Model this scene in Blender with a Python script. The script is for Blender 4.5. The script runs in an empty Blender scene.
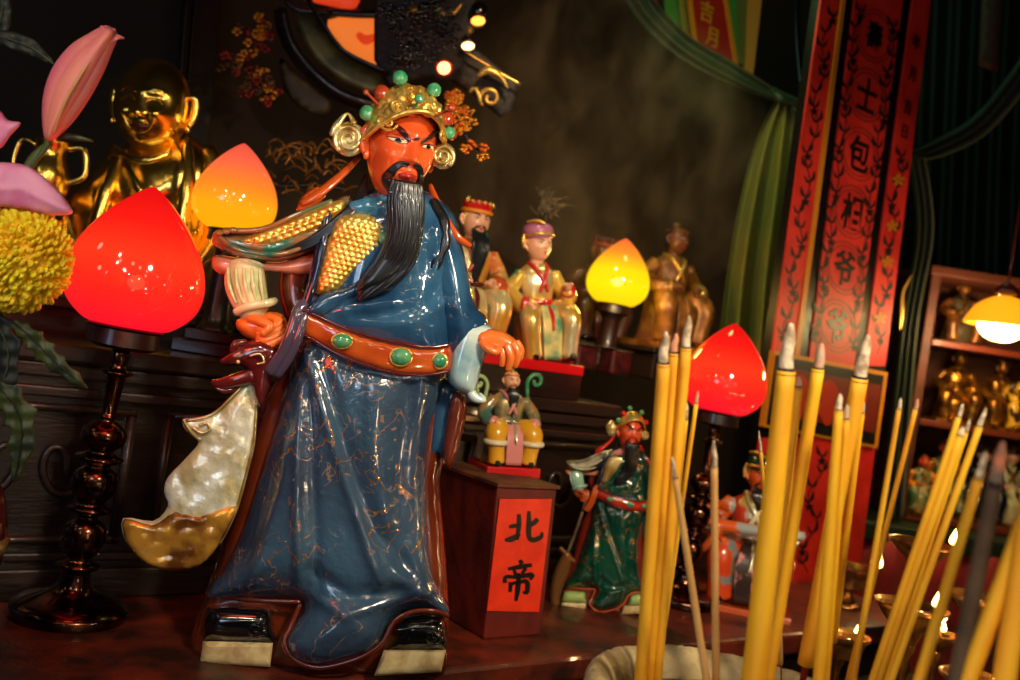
import bpy, bmesh, math, random
import numpy as np
from mathutils import Vector, Matrix, noise
from mathutils.geometry import delaunay_2d_cdt
SC = bpy.context.scene
COL = SC.collection
PI = math.pi
sin, cos, rad = math.sin, math.cos, math.radians
TH = rad(8.8); CT, ST = cos(TH), sin(TH); CZ = 1.35
AY = rad(38); E1 = Vector((cos(AY), sin(AY), 0)); E2 = Vector((-sin(AY), cos(AY), 0)); UP = Vector((0, 0, 1))

# ---------- where things stand: a point seen at (px,py), at distance Y / on altar plane b / at height z
def ray(px, py):
    dx, dy = px - 510, py - 340
    return Vector(((dx*CT + dy*ST)/1000, 1.0, (dx*ST - dy*CT)/1000))
def P(px, py, Y): return ray(px, py)*Y + Vector((0, 0, CZ))
def PB(px, py, b):
    r = ray(px, py); return r*(b/r.dot(E2)) + Vector((0, 0, CZ))
def PZ(px, py, z):
    r = ray(px, py); return r*((z - CZ)/r.z) + Vector((0, 0, CZ))
def AB(a, b, z): return E1*a + E2*b + UP*z
def onz(px, Y, z):
    # ground point at distance Y, height z, seen in picture column px
    u = (z - CZ)/Y*1000
    dy = ((px-510)*ST - u)/CT
    return P(px, 340+dy, Y)

# ---------- materials
def new_mat(name):
    m = bpy.data.materials.new(name); m.use_nodes = True
    return m, m.node_tree.nodes, m.node_tree.links, m.node_tree.nodes['Principled BSDF']
def lin(c):
    return tuple((x/12.92 if x <= 0.04045 else ((x+0.055)/1.055)**2.4) for x in c)
def mat(name, col, rough=0.4, metal=0.0, coat=0.0, col2=None, scale=20, lo=0.4, hi=0.6, bump=0.0, bscale=60, sub=0.0, dist=0.0, gold=None, gscale=9, stretch=None, spec=0.5, sheen=0.0):
    m, N, L, B = new_mat(name)
    c1 = (*lin(col), 1)
    B.inputs['Base Color'].default_value = c1
    B.inputs['Roughness'].default_value = rough
    B.inputs['Metallic'].default_value = metal
    B.inputs['Coat Weight'].default_value = coat
    B.inputs['Coat Roughness'].default_value = 0.06
    B.inputs['Specular IOR Level'].default_value = spec
    if sub: B.inputs['Subsurface Weight'].default_value = sub; B.inputs['Subsurface Radius'].default_value = (.02, .01, .005)
    if sheen: B.inputs['Sheen Weight'].default_value = sheen
    tc = N.new('ShaderNodeTexCoord'); vec = tc.outputs['Object']
    if stretch:
        mp = N.new('ShaderNodeMapping'); mp.inputs['Scale'].default_value = stretch; L.new(vec, mp.inputs[0]); vec = mp.outputs[0]
    out = None
    if col2:
        nz = N.new('ShaderNodeTexNoise'); nz.inputs['Scale'].default_value = scale; nz.inputs['Detail'].default_value = 5; nz.inputs['Distortion'].default_value = dist
        L.new(vec, nz.inputs['Vector'])
        mr = N.new('ShaderNodeMapRange'); mr.inputs['From Min'].default_value = lo; mr.inputs['From Max'].default_value = hi; L.new(nz.outputs['Fac'], mr.inputs['Value'])
        mx = N.new('ShaderNodeMix'); mx.data_type = 'RGBA'; mx.inputs['A'].default_value = c1; mx.inputs['B'].default_value = (*lin(col2), 1)
        L.new(mr.outputs[0], mx.inputs['Factor']); out = mx.outputs['Result']
    if gold:
        nz = N.new('ShaderNodeTexNoise'); nz.inputs['Scale'].default_value = gscale; nz.inputs['Detail'].default_value = 3; nz.inputs['Distortion'].default_value = 1.6; L.new(vec, nz.inputs['Vector'])
        s1 = N.new('ShaderNodeMath'); s1.operation = 'SUBTRACT'; s1.inputs[1].default_value = .5; L.new(nz.outputs['Fac'], s1.inputs[0])
        s2 = N.new('ShaderNodeMath'); s2.operation = 'ABSOLUTE'; L.new(s1.outputs[0], s2.inputs[0])
        s3 = N.new('ShaderNodeMath'); s3.operation = 'LESS_THAN'; s3.inputs[1].default_value = .009; L.new(s2.outputs[0], s3.inputs[0])
        n2 = N.new('ShaderNodeTexNoise'); n2.inputs['Scale'].default_value = gscale*.8; n2.inputs['Detail'].default_value = 2; L.new(vec, n2.inputs['Vector'])
        s4 = N.new('ShaderNodeMapRange'); s4.inputs['From Min'].default_value = .45; s4.inputs['From Max'].default_value = .55; L.new(n2.outputs['Fac'], s4.inputs['Value'])
        s5 = N.new('ShaderNodeMath'); s5.operation = 'MULTIPLY'; L.new(s3.outputs[0], s5.inputs[0]); L.new(s4.outputs[0], s5.inputs[1])
        mx = N.new('ShaderNodeMix'); mx.data_type = 'RGBA'; mx.inputs['A'].default_value = c1; mx.inputs['B'].default_value = (*lin(gold), 1)
        if out: L.new(out, mx.inputs['A'])
        L.new(s5.outputs[0], mx.inputs['Factor']); out = mx.outputs['Result']
        mm = N.new('ShaderNodeMath'); mm.operation = 'MULTIPLY'; mm.inputs[1].default_value = .8; L.new(s5.outputs[0], mm.inputs[0]); L.new(mm.outputs[0], B.inputs['Metallic'])
    if out: L.new(out, B.inputs['Base Color'])
    if bump:
        nz = N.new('ShaderNodeTexNoise'); nz.inputs['Scale'].default_value = bscale; nz.inputs['Detail'].default_value = 4; L.new(vec, nz.inputs['Vector'])
        bp = N.new('ShaderNodeBump'); bp.inputs['Strength'].default_value = bump; bp.inputs['Distance'].default_value = .004; L.new(nz.outputs['Fac'], bp.inputs['Height']); L.new(bp.outputs[0], B.inputs['Normal'])
    return m
def glow(name, c_lo, c_hi, z0, z1, s=1.0, gloss=True):
    # lit glass: tint runs up the glass from z0 to z1 of the lamp's own height
    m, N, L, B = new_mat(name)
    tc = N.new('ShaderNodeTexCoord'); sp = N.new('ShaderNodeSeparateXYZ'); L.new(tc.outputs['Object'], sp.inputs[0])
    mr = N.new('ShaderNodeMapRange'); mr.interpolation_type = 'SMOOTHSTEP'; mr.inputs['From Min'].default_value = z0; mr.inputs['From Max'].default_value = z1; L.new(sp.outputs['Z'], mr.inputs['Value'])
    mx = N.new('ShaderNodeMix'); mx.data_type = 'RGBA'; mx.inputs['A'].default_value = (*lin(c_lo), 1); mx.inputs['B'].default_value = (*lin(c_hi), 1); L.new(mr.outputs[0], mx.inputs['Factor'])
    L.new(mx.outputs['Result'], B.inputs['Emission Color']); B.inputs['Emission Strength'].default_value = s
    B.inputs['Base Color'].default_value = (*lin(c_lo), 1) if gloss else (0, 0, 0, 1)
    B.inputs['Base Color'].default_value = (.02, .005, .003, 1)
    B.inputs['Roughness'].default_value = .08; B.inputs['Coat Weight'].default_value = .3
    return m

# ---------- mesh builder
def catmull(pts, n, closed=False):
    pts = [Vector(p) for p in pts]; out = []; m = len(pts)
    segs = m if closed else m-1
    for i in range(segs):
        if closed: p0, p1, p2, p3 = pts[(i-1) % m], pts[i], pts[(i+1) % m], pts[(i+2) % m]
        else: p0, p1, p2, p3 = pts[max(i-1, 0)], pts[i], pts[i+1], pts[min(i+2, m-1)]
        for k in range(n):
            t = k/n
            out.append(.5*((2*p1) + (p2-p0)*t + (2*p0-5*p1+4*p2-p3)*t*t + (3*p1-p0-3*p2+p3)*t**3))
    if not closed: out.append(pts[-1])
    return out
def idf(p): return Vector(p)
def px_map(Y0):
    s = Y0/1000
    return lambda p: P(p[0], p[1], Y0 + p[2]*s)
class MB:
    def __init__(s, T=None): s.V = []; s.F = []; s.T = T or idf
    def add(s, V, F, T=None):
        T = T or s.T; b = len(s.V); s.V += [T(v) for v in V]; s.F += [tuple(i+b for i in f) for f in F]; return s
    def box(s, c, d, R=None):
        V = []
        for x in (-1, 1):
            for y in (-1, 1):
                for z in (-1, 1):
                    v = Vector((x*d[0]/2, y*d[1]/2, z*d[2]/2))
                    if R is not None: v = R @ v
                    V.append(v + Vector(c))
        return s.add(V, [(0, 1, 3, 2), (4, 6, 7, 5), (0, 4, 5, 1), (2, 3, 7, 6), (0, 2, 6, 4), (1, 5, 7, 3)])
    def abox(s, a0, a1, b0, b1, z0, z1):
        V = [AB(a, b, z) for a in (a0, a1) for b in (b0, b1) for z in (z0, z1)]
        return s.add(V, [(0, 1, 3, 2), (4, 6, 7, 5), (0, 4, 5, 1), (2, 3, 7, 6), (0, 2, 6, 4), (1, 5, 7, 3)])
    def tube(s, pts, r, n=10, sm=5, flat=1.0, caps=True, up=None):
        # r: number or list per control point; flat squeezes the section
        m = len(pts); rr = list(r) if isinstance(r, (list, tuple)) else [r]*m
        q = catmull([(*p, ) for p in pts], sm); R = [x.x for x in catmull([(x, 0, 0) for x in rr], sm)]
        V = []; F = []; K = len(q); pu = Vector(up) if up else None
        for i in range(K):
            t = (q[min(i+1, K-1)] - q[max(i-1, 0)])
            if t.length < 1e-9: t = Vector((0, 0, 1))
            t.normalize()
            if pu is None: pu = t.orthogonal()
            a = pu - t*pu.dot(t)
            if a.length < 1e-6: a = t.orthogonal()
            a.normalize(); pu = a if not up else Vector(up); bb = t.cross(a)
            for k in range(n):
                an = 2*PI*k/n; V.append(q[i] + a*cos(an)*max(R[i], 1e-4)*flat + bb*sin(an)*max(R[i], 1e-4))
        for i in range(K-1):
            for k in range(n):
                k2 = (k+1) % n; F.append((i*n+k, i*n+k2, (i+1)*n+k2, (i+1)*n+k))
        if caps:
            # rounded ends
            for (i, sg) in ((0, -1), (K-1, 1)):
                t = (q[1]-q[0]) if i == 0 else (q[-1]-q[-2])
                t = t.normalized()*sg; c = q[i] + t*max(R[i], 1e-4)*.5*min(1, flat+.2); V.append(c); j = len(V)-1
                for k in range(n):
                    k2 = (k+1) % n
                    F.append((i*n+k2, i*n+k, j) if i == 0 else (i*n+k, i*n+k2, j))
        return s.add(V, F)
    def ell(s, c, r, nu=20, nv=12, R=None, fn=None):
        V = []; F = []; c = Vector(c); r = (r, r, r) if not isinstance(r, (tuple, list)) else r
        for j in range(nv+1):
            for i in range(nu):
                ph = PI*j/nv; th = 2*PI*i/nu
                v = Vector((sin(ph)*cos(th)*r[0], sin(ph)*sin(th)*r[1], cos(ph)*r[2]))
                if fn: v = fn(v)
                if R is not None: v = R @ v
                V.append(v + c)
        for j in range(nv):
            for i in range(nu):
                i2 = (i+1) % nu; F.append((j*nu+i, j*nu+i2, (j+1)*nu+i2, (j+1)*nu+i)[::-1])
        return s.add(V, F)
    def lathe(s, prof, c=(0, 0, 0), n=32, sm=0, fn=None):
        if sm: prof = [(v.x, v.y) for v in catmull([(a, b, 0) for a, b in prof], sm)]
        V = []; F = []; c = Vector(c)
        for (r, z) in prof:
            for k in range(n):
                a = 2*PI*k/n; v = Vector((max(r, 1e-5)*cos(a), max(r, 1e-5)*sin(a), z))
                if fn: v = fn(v)
                V.append(v + c)
        for i in range(len(prof)-1):
            for k in range(n):
                k2 = (k+1) % n; F.append((i*n+k, i*n+k2, (i+1)*n+k2, (i+1)*n+k))
        F.append(tuple(range(n))[::-1]); F.append(tuple((len(prof)-1)*n+k for k in range(n)))
        return s.add(V, F)
    def loft(s, rings, n=40, sm=4, fold=None, caps=True):
        # rings: (cx,cy,cz,rx,ry) elliptical sections about z in the builder's own axes
        q = [catmull([r[:3] for r in rings], sm), catmull([(r[3], r[4], 0) for r in rings], sm)]
        V = []; F = []; K = len(q[0])
        for i in range(K):
            c = q[0][i]; rx, ry = q[1][i].x, q[1][i].y
            for k in range(n):
                a = 2*PI*k/n; f = 1 + (fold(a, i/(K-1)) if fold else 0)
                V.append(Vector((c.x + cos(a)*rx*f, c.y + sin(a)*ry*f, c.z)))
        for i in range(K-1):
            for k in range(n):
                k2 = (k+1) % n; F.append((i*n+k, i*n+k2, (i+1)*n+k2, (i+1)*n+k))
        if caps: F.append(tuple(range(n))[::-1]); F.append(tuple((K-1)*n+k for k in range(n)))
        return s.add(V, F)
    def pillow(s, poly, H, w, d=0, Hb=None, step=4, disp=None, smooth=3, rim=0.0, tilt=None, bend=None):
        # solid whose outline is poly (x,y); bulges H towards -z side (front) and Hb behind over a border of width w
        if smooth: pts = [(v.x, v.y) for v in catmull([(a, b, 0) for a, b in poly], smooth, True)]
        else:
            pts = []
            for i in range(len(poly)):
                a, b = Vector((*poly[i], 0)), Vector((*poly[(i+1) % len(poly)], 0)); nn = max(1, int((b-a).length/step/1.5))
                pts += [(a.lerp(b, k/nn).x, a.lerp(b, k/nn).y) for k in range(nn)]
        Hb = H if Hb is None else Hb
        A = np.array(pts); Bn = np.roll(A, -1, 0); x0, y0 = A.min(0); x1, y1 = A.max(0)
        gx, gy = np.meshgrid(np.arange(x0+step*.5, x1, step), np.arange(y0+step*.5, y1, step)); gx = gx + (np.arange(gx.shape[0]) % 2)[:, None]*step*.5
        G = np.stack([gx.ravel(), gy.ravel()], 1)
        def dist(G):
            D = Bn - A; L2 = (D**2).sum(1)+1e-9
            t = np.clip((((G[:, None]-A[None])*D[None]).sum(2))/L2, 0, 1)
            c = A[None] + t[..., None]*D[None]
            return np.sqrt(((G[:, None]-c)**2).sum(2)).min(1)
        def inside(G):
            c = np.zeros(len(G), bool)
            for (ax, ay), (bx, by) in zip(A, Bn):
                k = ((ay > G[:, 1]) != (by > G[:, 1]))
                xx = (bx-ax)*(G[:, 1]-ay)/((by-ay) if by != ay else 1e-9)+ax
                c ^= k & (G[:, 0] < xx)
            return c
        G = G[inside(G)]
        dg = dist(G); keep = dg > step*.45; G = G[keep]; dg = dg[keep]
        allp = [Vector(p) for p in A.tolist()] + [Vector(p) for p in G.tolist()]; nb = len(A)
        r = delaunay_2d_cdt(allp, [], [list(range(nb))], 1, 1e-5)
        vs, fs = r[0], r[2]; vv = np.array([tuple(v) for v in vs]); dd = dist(vv); edge = dd < 1e-3
        hh = np.sqrt(np.clip(1-(1-np.minimum(dd/w, 1))**2, 0, 1))
        V = []; F = []; fi = {}; bi = {}
        for i, v in enumerate(vs):
            dsp = disp(v[0], v[1]) if disp else 0
            k = min(1, dd[i]/(w*.35)) if w else 1
            dz = d + (tilt(v[0], v[1]) if tilt else 0)
            fi[i] = len(V); V.append(Vector((v[0], v[1], dz - rim - H*hh[i] - dsp*k)))
            if edge[i] and rim == 0: bi[i] = fi[i]
            else: bi[i] = len(V); V.append(Vector((v[0], v[1], dz + rim + Hb*hh[i])))
        for f in fs:
            F.append(tuple(fi[i] for i in f)); g = tuple(bi[i] for i in f)[::-1]
            if len(set(g)) == 3 or rim: F.append(g)
        if rim:
            # side wall from boundary edges
            cnt = {}
            for f in fs:
                for a, b in zip(f, list(f[1:])+[f[0]]): cnt[(a, b)] = 1
            for (a, b) in cnt:
                if (b, a) not in cnt: F.append((fi[b], fi[a], bi[a], bi[b]))
        if bend: V = [bend(v) for v in V]
        return s.add(V, F)
    def sheet(s, A, B, nu=40, nv=20, fn=None, th=1.5, sm=6, dv=(0, 0, 1)):
        # cloth between two side curves, folds by fn(u,v), real thickness th
        qa, qb = catmull(A, sm), catmull(B, sm)
        def at(q, v):
            f = v*(len(q)-1); i = min(int(f), len(q)-2); return q[i].lerp(q[i+1], f-i)
        V = []; F = []
        for side in (0, 1):
            for j in range(nv+1):
                for i in range(nu+1):
                    u, v = i/nu, j/nv; p = at(qa, v).lerp(at(qb, v), u); z = (fn(u, v) if fn else 0) + side*th
                    V.append(p + Vector(dv)*z)
        W = nu+1; O = W*(nv+1)
        for j in range(nv):
            for i in range(nu):
                a, b, c, e = j*W+i, j*W+i+1, (j+1)*W+i+1, (j+1)*W+i
                F.append((a, b, c, e)); F.append((a+O, e+O, c+O, b+O))
        for j in range(nv):
            for i in (0, nu):
                a, e = j*W+i, (j+1)*W+i; F.append((a, e, e+O, a+O) if i == 0 else (e, a, a+O, e+O))
        for i in range(nu):
            for j in (0, nv):
                a, b = j*W+i, j*W+i+1; F.append((b, a, a+O, b+O) if j == 0 else (a, b, b+O, a+O))
        return s.add(V, F)
    def build(s, name, m, parent=None, smooth=True, bevel=0, local=False, auto=None, fix=True):
        me = bpy.data.meshes.new(name); off = Vector((0, 0, 0))
        if parent is not None and not local: off = Vector(parent.get('_o', (0, 0, 0)))
        me.from_pydata([tuple(Vector(v)-off) for v in s.V], [], s.F)
        bm = bmesh.new(); bm.from_mesh(me); bmesh.ops.remove_doubles(bm, verts=bm.verts, dist=1e-6)
        if fix: bmesh.ops.recalc_face_normals(bm, faces=bm.faces)
        bm.to_mesh(me); bm.free()
        o = bpy.data.objects.new(name, me); COL.objects.link(o)
        if m: me.materials.append(m)
        if smooth:
            me.shade_smooth()
            if auto: me.set_sharp_from_angle(angle=rad(auto))
        if bevel:
            b = o.modifiers.new('bevel', 'BEVEL'); b.width = bevel; b.segments = 2; b.limit_method = 'ANGLE'
        if parent is not None:
            o.parent = parent; o['_o'] = tuple(off) if not local else (0, 0, 0)
        return o
def thing(name, label, cat, loc=(0, 0, 0), rot=None, group=None):
    o = bpy.data.objects.new(name, None); COL.objects.link(o); o.location = loc; o.empty_display_size = .02
    if rot is not None: o.rotation_mode = 'QUATERNION'; o.rotation_quaternion = rot
    o['_o'] = tuple(loc); o['label'] = label; o['category'] = cat
    if group: o['group'] = group
    return o
def tag(o, label, cat, group=None, kind=None):
    o['label'] = label; o['category'] = cat
    if group: o['group'] = group
    if kind: o['kind'] = kind
    return o
def structure(o): o['kind'] = 'structure'; return o
def glyph(txt, origin, ex, ey, h, mb, thick=.0008, bold=.0):
    # letters built as solid shapes standing on plane (ex, ey), centred at origin
    c = bpy.data.curves.new('g', 'FONT'); c.body = txt; c.extrude = .01; c.offset = bold; c.align_x = 'CENTER'; c.resolution_u = 2
    o = bpy.data.objects.new('g', c); COL.objects.link(o); bpy.context.view_layer.update()
    me = bpy.data.meshes.new_from_object(o.evaluated_get(bpy.context.evaluated_depsgraph_get()))
    n = ex.cross(ey).normalized(); xs = [v.co.x for v in me.vertices]; ys = [v.co.y for v in me.vertices]
    cx, cy = (min(xs)+max(xs))/2, (min(ys)+max(ys))/2
    mb.add([origin + ex*((v.co.x-cx)*h) + ey*((v.co.y-cy)*h) + n*(v.co.z/.01*thick) for v in me.vertices], [tuple(p.vertices) for p in me.polygons], idf)
    bpy.data.objects.remove(o); bpy.data.curves.remove(c); bpy.data.meshes.remove(me)

# ---------- heads
def bumps(x, z, k):
    g = lambda cx, cz, sx, sz: math.exp(-((x-cx)/sx)**2 - ((z-cz)/sz)**2)
    v = 0
    # nose
    if -.30 < z < .30:
        t = (0.26 - z)/.46
        v += max(0, min(1, t))*.17*k.get('nose', 1)*math.exp(-(x/.10)**2) * (1 if z > -.2 else math.exp(-((z+.2)/.055)**2))
    v += .06*g(0, -.17, .10, .08) + .055*(g(.12, -.20, .06, .06) + g(-.12, -.20, .06, .06))
    v -= .075*(g(.30, .12, .17, .11) + g(-.30, .12, .17, .11))
    v += .045*(g(.30, .10, .13, .055) + g(-.30, .10, .13, .055))
    br = k.get('brow', .05)
    v += br*(g(.28, .29, .22, .06) + g(-.28, .29, .22, .06)) + br*.4*g(0, .27, .08, .1)
    ch = k.get('cheek', .05)
    v += ch*(g(.40, -.18, .18, .16) + g(-.40, -.18, .18, .16))
    v += .05*g(0, -.45, .25, .16) + .10*g(0, -.82, .22, .14)*k.get('chin', 1)
    v += .035*g(0, -.385, .17, .03) + .045*g(0, -.50, .14, .04) - .045*g(0, -.44, .2, .022)
    v -= .03*g(.22, -.32, .05, .14)*k.get('fold', 1) + .03*g(-.22, -.32, .05, .14)*k.get('fold', 1)
    return v
class Head:
    def __init__(s, T, a=.74, b=.86, k=None, jaw=.12, Z=1.0):
        s.T = T; s.a = a; s.b = b; s.k = k or {}; s.jaw = jaw; s.Z = Z
    def wid(s, z): return 1 - s.jaw*max(0, -z)**1.5
    def surf(s, x, z, off=0.0):
        w = s.wid(z); q = 1 - (x/(s.a*w))**2 - (z/s.Z)**2
        y = -s.b*math.sqrt(max(q, .0))
        return Vector((x, y - bumps(x, z, s.k) - off, z))
    def head(s, name, m, parent, ears=True, nu=72, nv=60, earlen=1.0, neck=True):
        V = []; F = []
        for j in range(nv+1):
            ph = PI*j/nv
            for i in range(nu):
                th = 2*PI*i/nu; z = cos(ph)*s.Z; w = s.wid(z)
                x = sin(ph)*cos(th)*s.a*w; y = sin(ph)*sin(th)*s.b
                if y < 0: y -= bumps(x, z, s.k)*min(1, -y/(.35*s.b))
                V.append(Vector((x, y, z)))
        for j in range(nv):
            for i in range(nu):
                i2 = (i+1) % nu; F.append((j*nu+i, (j+1)*nu+i, (j+1)*nu+i2, j*nu+i2))
        mb = MB(s.T); mb.add(V, F)
        if ears:
            for sg in (-1, 1):
                e = earlen; x = sg*s.a*.98
                mb.tube([(x*.95, .02, .20), (x*1.12, .08, .22), (x*1.16, .12, 0), (x*1.08, .06, -.18*e), (x*.98, .0, -.28*e)], [.05, .09, .10, .09, .05], n=10, flat=.7)
                mb.ell((x*1.06, -.02, -.26*e), (.06, .06, .10), 10, 8)
        if neck: mb.tube([(0, .12, -.55), (0, .14, -1.0), (0, .16, -1.35)], [.42, .40, .46], n=20)
        return mb.build(name, m, parent)
    def patch(s, mb, poly, off=.01, step=.03, smooth=3, th=.03):
        mb.pillow(poly, 0.0, .06, step=step, smooth=smooth, rim=th/2, bend=lambda v: s.surf(v.x, v.y, off) + Vector((0, v.z, 0)))
    def features(s, parent, whites, dark, lip, brows=0.0, eye=1.0, mouth=None, browm=None, looks=(0, 0), bw=1.0, teeth=None):
        l = MB(s.T)
        for sg in (-1, 1):
            w = MB(s.T); d = MB(s.T); br = MB(s.T)
            cx = sg*.30
            al = [(cx-sg*-.155, .10+.02), (cx+sg*.05, .10+.055*eye), (cx-sg*.06, .10+.05*eye), (cx-sg*.15, .095), (cx-sg*.05, .10-.045*eye), (cx+sg*.08, .10-.035*eye)]
            s.patch(w, al, .008, .03)
            ax = cx + looks[0]; az = .105+looks[1]
            s.patch(d, [(ax+.055*cos(t), az+.05*eye*sin(t)) for t in [i*PI/4 for i in range(8)]], .022, .02)
            lid = [(cx+sg*.17, .13), (cx+sg*.05, .10+.07*eye), (cx-sg*.06, .10+.065*eye), (cx-sg*.16, .09)]
            d.tube([tuple(s.surf(x, z, .012)) for x, z in lid], [.008, .016, .016, .008], n=6, flat=1)
            bz = .27
            bp = [(cx-sg*.19, bz-.02-brows*.5), (cx-sg*.05, bz+.06*bw-brows*.1), (cx+sg*.12, bz+.065*bw+brows*.5), (cx+sg*.26, bz+.01+brows*.5), (cx+sg*.12, bz+.015+brows*.25), (cx-sg*.05, bz-.02*bw-brows*.25), (cx-sg*.17, bz-.065-brows*.6)]
            s.patch(br, bp, .012, .03, th=.04)
            w.build('eye_white', whites, parent); d.build('eye', dark, parent); br.build('eyebrow', browm or dark, parent)
        if mouth: s.patch(l, mouth, .012, .03)
        else: s.patch(l, [(-.15, -.44), (-.07, -.405), (0, -.42), (.07, -.405), (.15, -.44), (.07, -.50), (0, -.515), (-.07, -.50)], .012, .025)
        l.build('mouth', lip, parent)
def frame(origin, yaw=0, pitch=0, roll=0, s=1.0, base=None):
    # local head/figure axes -> world/pixel axes
    R = Matrix.Rotation(yaw, 3, 'Z') @ Matrix.Rotation(roll, 3, 'Y') @ Matrix.Rotation(pitch, 3, 'X')
    o = Vector(origin)
    return lambda p: o + R @ (Vector(p)*s)
def px_frame(M, cx, cy, cd, yaw, roll, pitch, s):
    # head axes (x right, y away, z up) -> picture axes (x right, y down, z away) -> world by M
    R = Matrix.Rotation(roll, 3, 'Y') @ Matrix.Rotation(yaw, 3, 'Z') @ Matrix.Rotation(pitch, 3, 'X')
    def T(p):
        q = R @ (Vector(p)*s); return M((cx + q.x, cy - q.z, cd + q.y))
    return T
# ---------- lights
def area(name, loc, to, size, e, col, shape='DISK', spread=180):
    l = bpy.data.lights.new(name, 'AREA'); l.shape = shape; l.size = size; l.energy = e; l.color = col; l.spread = rad(spread); o = bpy.data.objects.new(name, l); COL.objects.link(o); o.location = loc
    o.rotation_euler = (Vector(to)-Vector(loc)).to_track_quat('-Z', 'Y').to_euler(); return o
def point(name, loc, r, e, col):
    l = bpy.data.lights.new(name, 'POINT'); l.shadow_soft_size = r; l.energy = e; l.color = col; o = bpy.data.objects.new(name, l); COL.objects.link(o); o.location = loc; return o
def spot(name, loc, to, ang, bl, r, e, col):
    l = bpy.data.lights.new(name, 'SPOT'); l.spot_size = rad(ang); l.spot_blend = bl; l.shadow_soft_size = r; l.energy = e; l.color = col; o = bpy.data.objects.new(name, l); COL.objects.link(o); o.location = loc
    o.rotation_euler = (Vector(to)-Vector(loc)).to_track_quat('-Z', 'Y').to_euler(); return o
# ---------- palette
M = {}
M['blue'] = mat('blue_glaze', (.24, .36, .455), .11, coat=1, col2=(.17, .22, .31), scale=7, lo=.35, hi=.65, gold=(.92, .66, .42), gscale=13, bump=.55, bscale=85)
M['blue2'] = mat('blue_glaze_plain', (.19, .36, .49), .12, coat=1, col2=(.11, .24, .37), scale=12, bump=.25, bscale=60)
M['navy'] = mat('navy_glaze', (.07, .11, .22), .15, coat=1)
M['green'] = mat('green_glaze', (.03, .27, .21), .13, coat=1, col2=(.02, .17, .14), scale=10, gold=(.75, .5, .2), gscale=18, bump=.1, bscale=60)
M['brownlac'] = mat('brown_glaze', (.43, .17, .07), .2, coat=.7, col2=(.32, .10, .05), scale=9)
M['skin_red'] = mat('red_orange_face_glaze', (.88, .38, .16), .27, coat=.5, col2=(.82, .30, .12), scale=6)
M['hand_or'] = mat('orange_hand_glaze', (.90, .46, .18), .25, coat=.6)
M['gold'] = mat('gold_leaf', (.95, .80, .42), .3, .75, col2=(.86, .64, .26), scale=30, bump=.35, bscale=110)
M['goldpol'] = mat('polished_gold', (1.0, .82, .38), .24, 1.0, bump=.35, bscale=30)
M['goldpale'] = mat('pale_gold_glaze', (.90, .84, .60), .18, .7, coat=.6, col2=(.75, .6, .3), scale=40)
M['black'] = mat('black_glaze', (.035, .035, .045), .16, coat=1)
M['hair'] = mat('black_hair_glaze', (.045, .055, .07), .32, coat=.5)
M['belt'] = mat('orange_belt_glaze', (.78, .36, .12), .14, coat=1, col2=(.66, .24, .08), scale=14)
M['jade'] = mat('jade_green_glaze', (.16, .52, .36), .12, coat=1, col2=(.35, .62, .42), scale=60)
M['amberball'] = mat('red_brown_glaze', (.62, .22, .10), .12, coat=1)
M['cream'] = mat('cream_glaze', (.88, .85, .66), .2, coat=1, col2=(.72, .72, .50), scale=25)
M['cuffw'] = mat('pale_blue_glaze', (.78, .86, .84), .15, coat=1, col2=(.45, .62, .68), scale=14)
M['pink'] = mat('pink_brown_glaze', (.75, .48, .38), .2, coat=1)
M['ribbon'] = mat('orange_ribbon_glaze', (.72, .30, .10), .2, coat=1)
M['maroon'] = mat('maroon_glaze', (.34, .10, .10), .12, coat=1)
M['teal'] = mat('teal_glaze', (.12, .38, .30), .13, coat=1, col2=(.58, .36, .20), scale=22)
M['pearl'] = mat('silver_leaf', (.93, .95, .86), .25, .3, coat=.8, col2=(.78, .74, .54), scale=20, bump=.9, bscale=45)
M['pearlgold'] = mat('worn_gold_leaf', (.92, .68, .26), .22, .5, coat=.8, col2=(.48, .28, .08), scale=20, bump=.5, bscale=50)
M['sole'] = mat('cream_sole_paint', (.84, .76, .54), .5, coat=.2, col2=(.7, .58, .38), scale=40)
M['white'] = mat('white_paint', (.85, .80, .66), .3)
M['lipred'] = mat('dark_red_lip_paint', (.60, .10, .06), .3, coat=.5)
M['browpaint'] = mat('dark_brown_brow_paint', (.24, .08, .05), .3, coat=.3)
M['silverarm'] = mat('silver_armour_paint', (.78, .76, .66), .25, .5, coat=.5, col2=(.5, .48, .36), scale=50)
M['red'] = mat('bright_red_paint', (.78, .07, .08), .25, coat=.6)
M['pinkpaint'] = mat('pink_painted_cloth', (.80, .50, .48), .35, coat=.4)

def seg_d(px, py, pts):
    best = 1e9
    for (a, b), (c, d) in zip(pts, pts[1:]):
        dx, dy = c-a, d-b; t = max(0, min(1, ((px-a)*dx+(py-b)*dy)/(dx*dx+dy*dy)))
        best = min(best, math.hypot(px-a-t*dx, py-b-t*dy))
    return best
def ridges(L):
    def f(x, y):
        return sum(A*math.exp(-(seg_d(x, y, p)/w)**2) for p, w, A in L)
    return f

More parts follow.
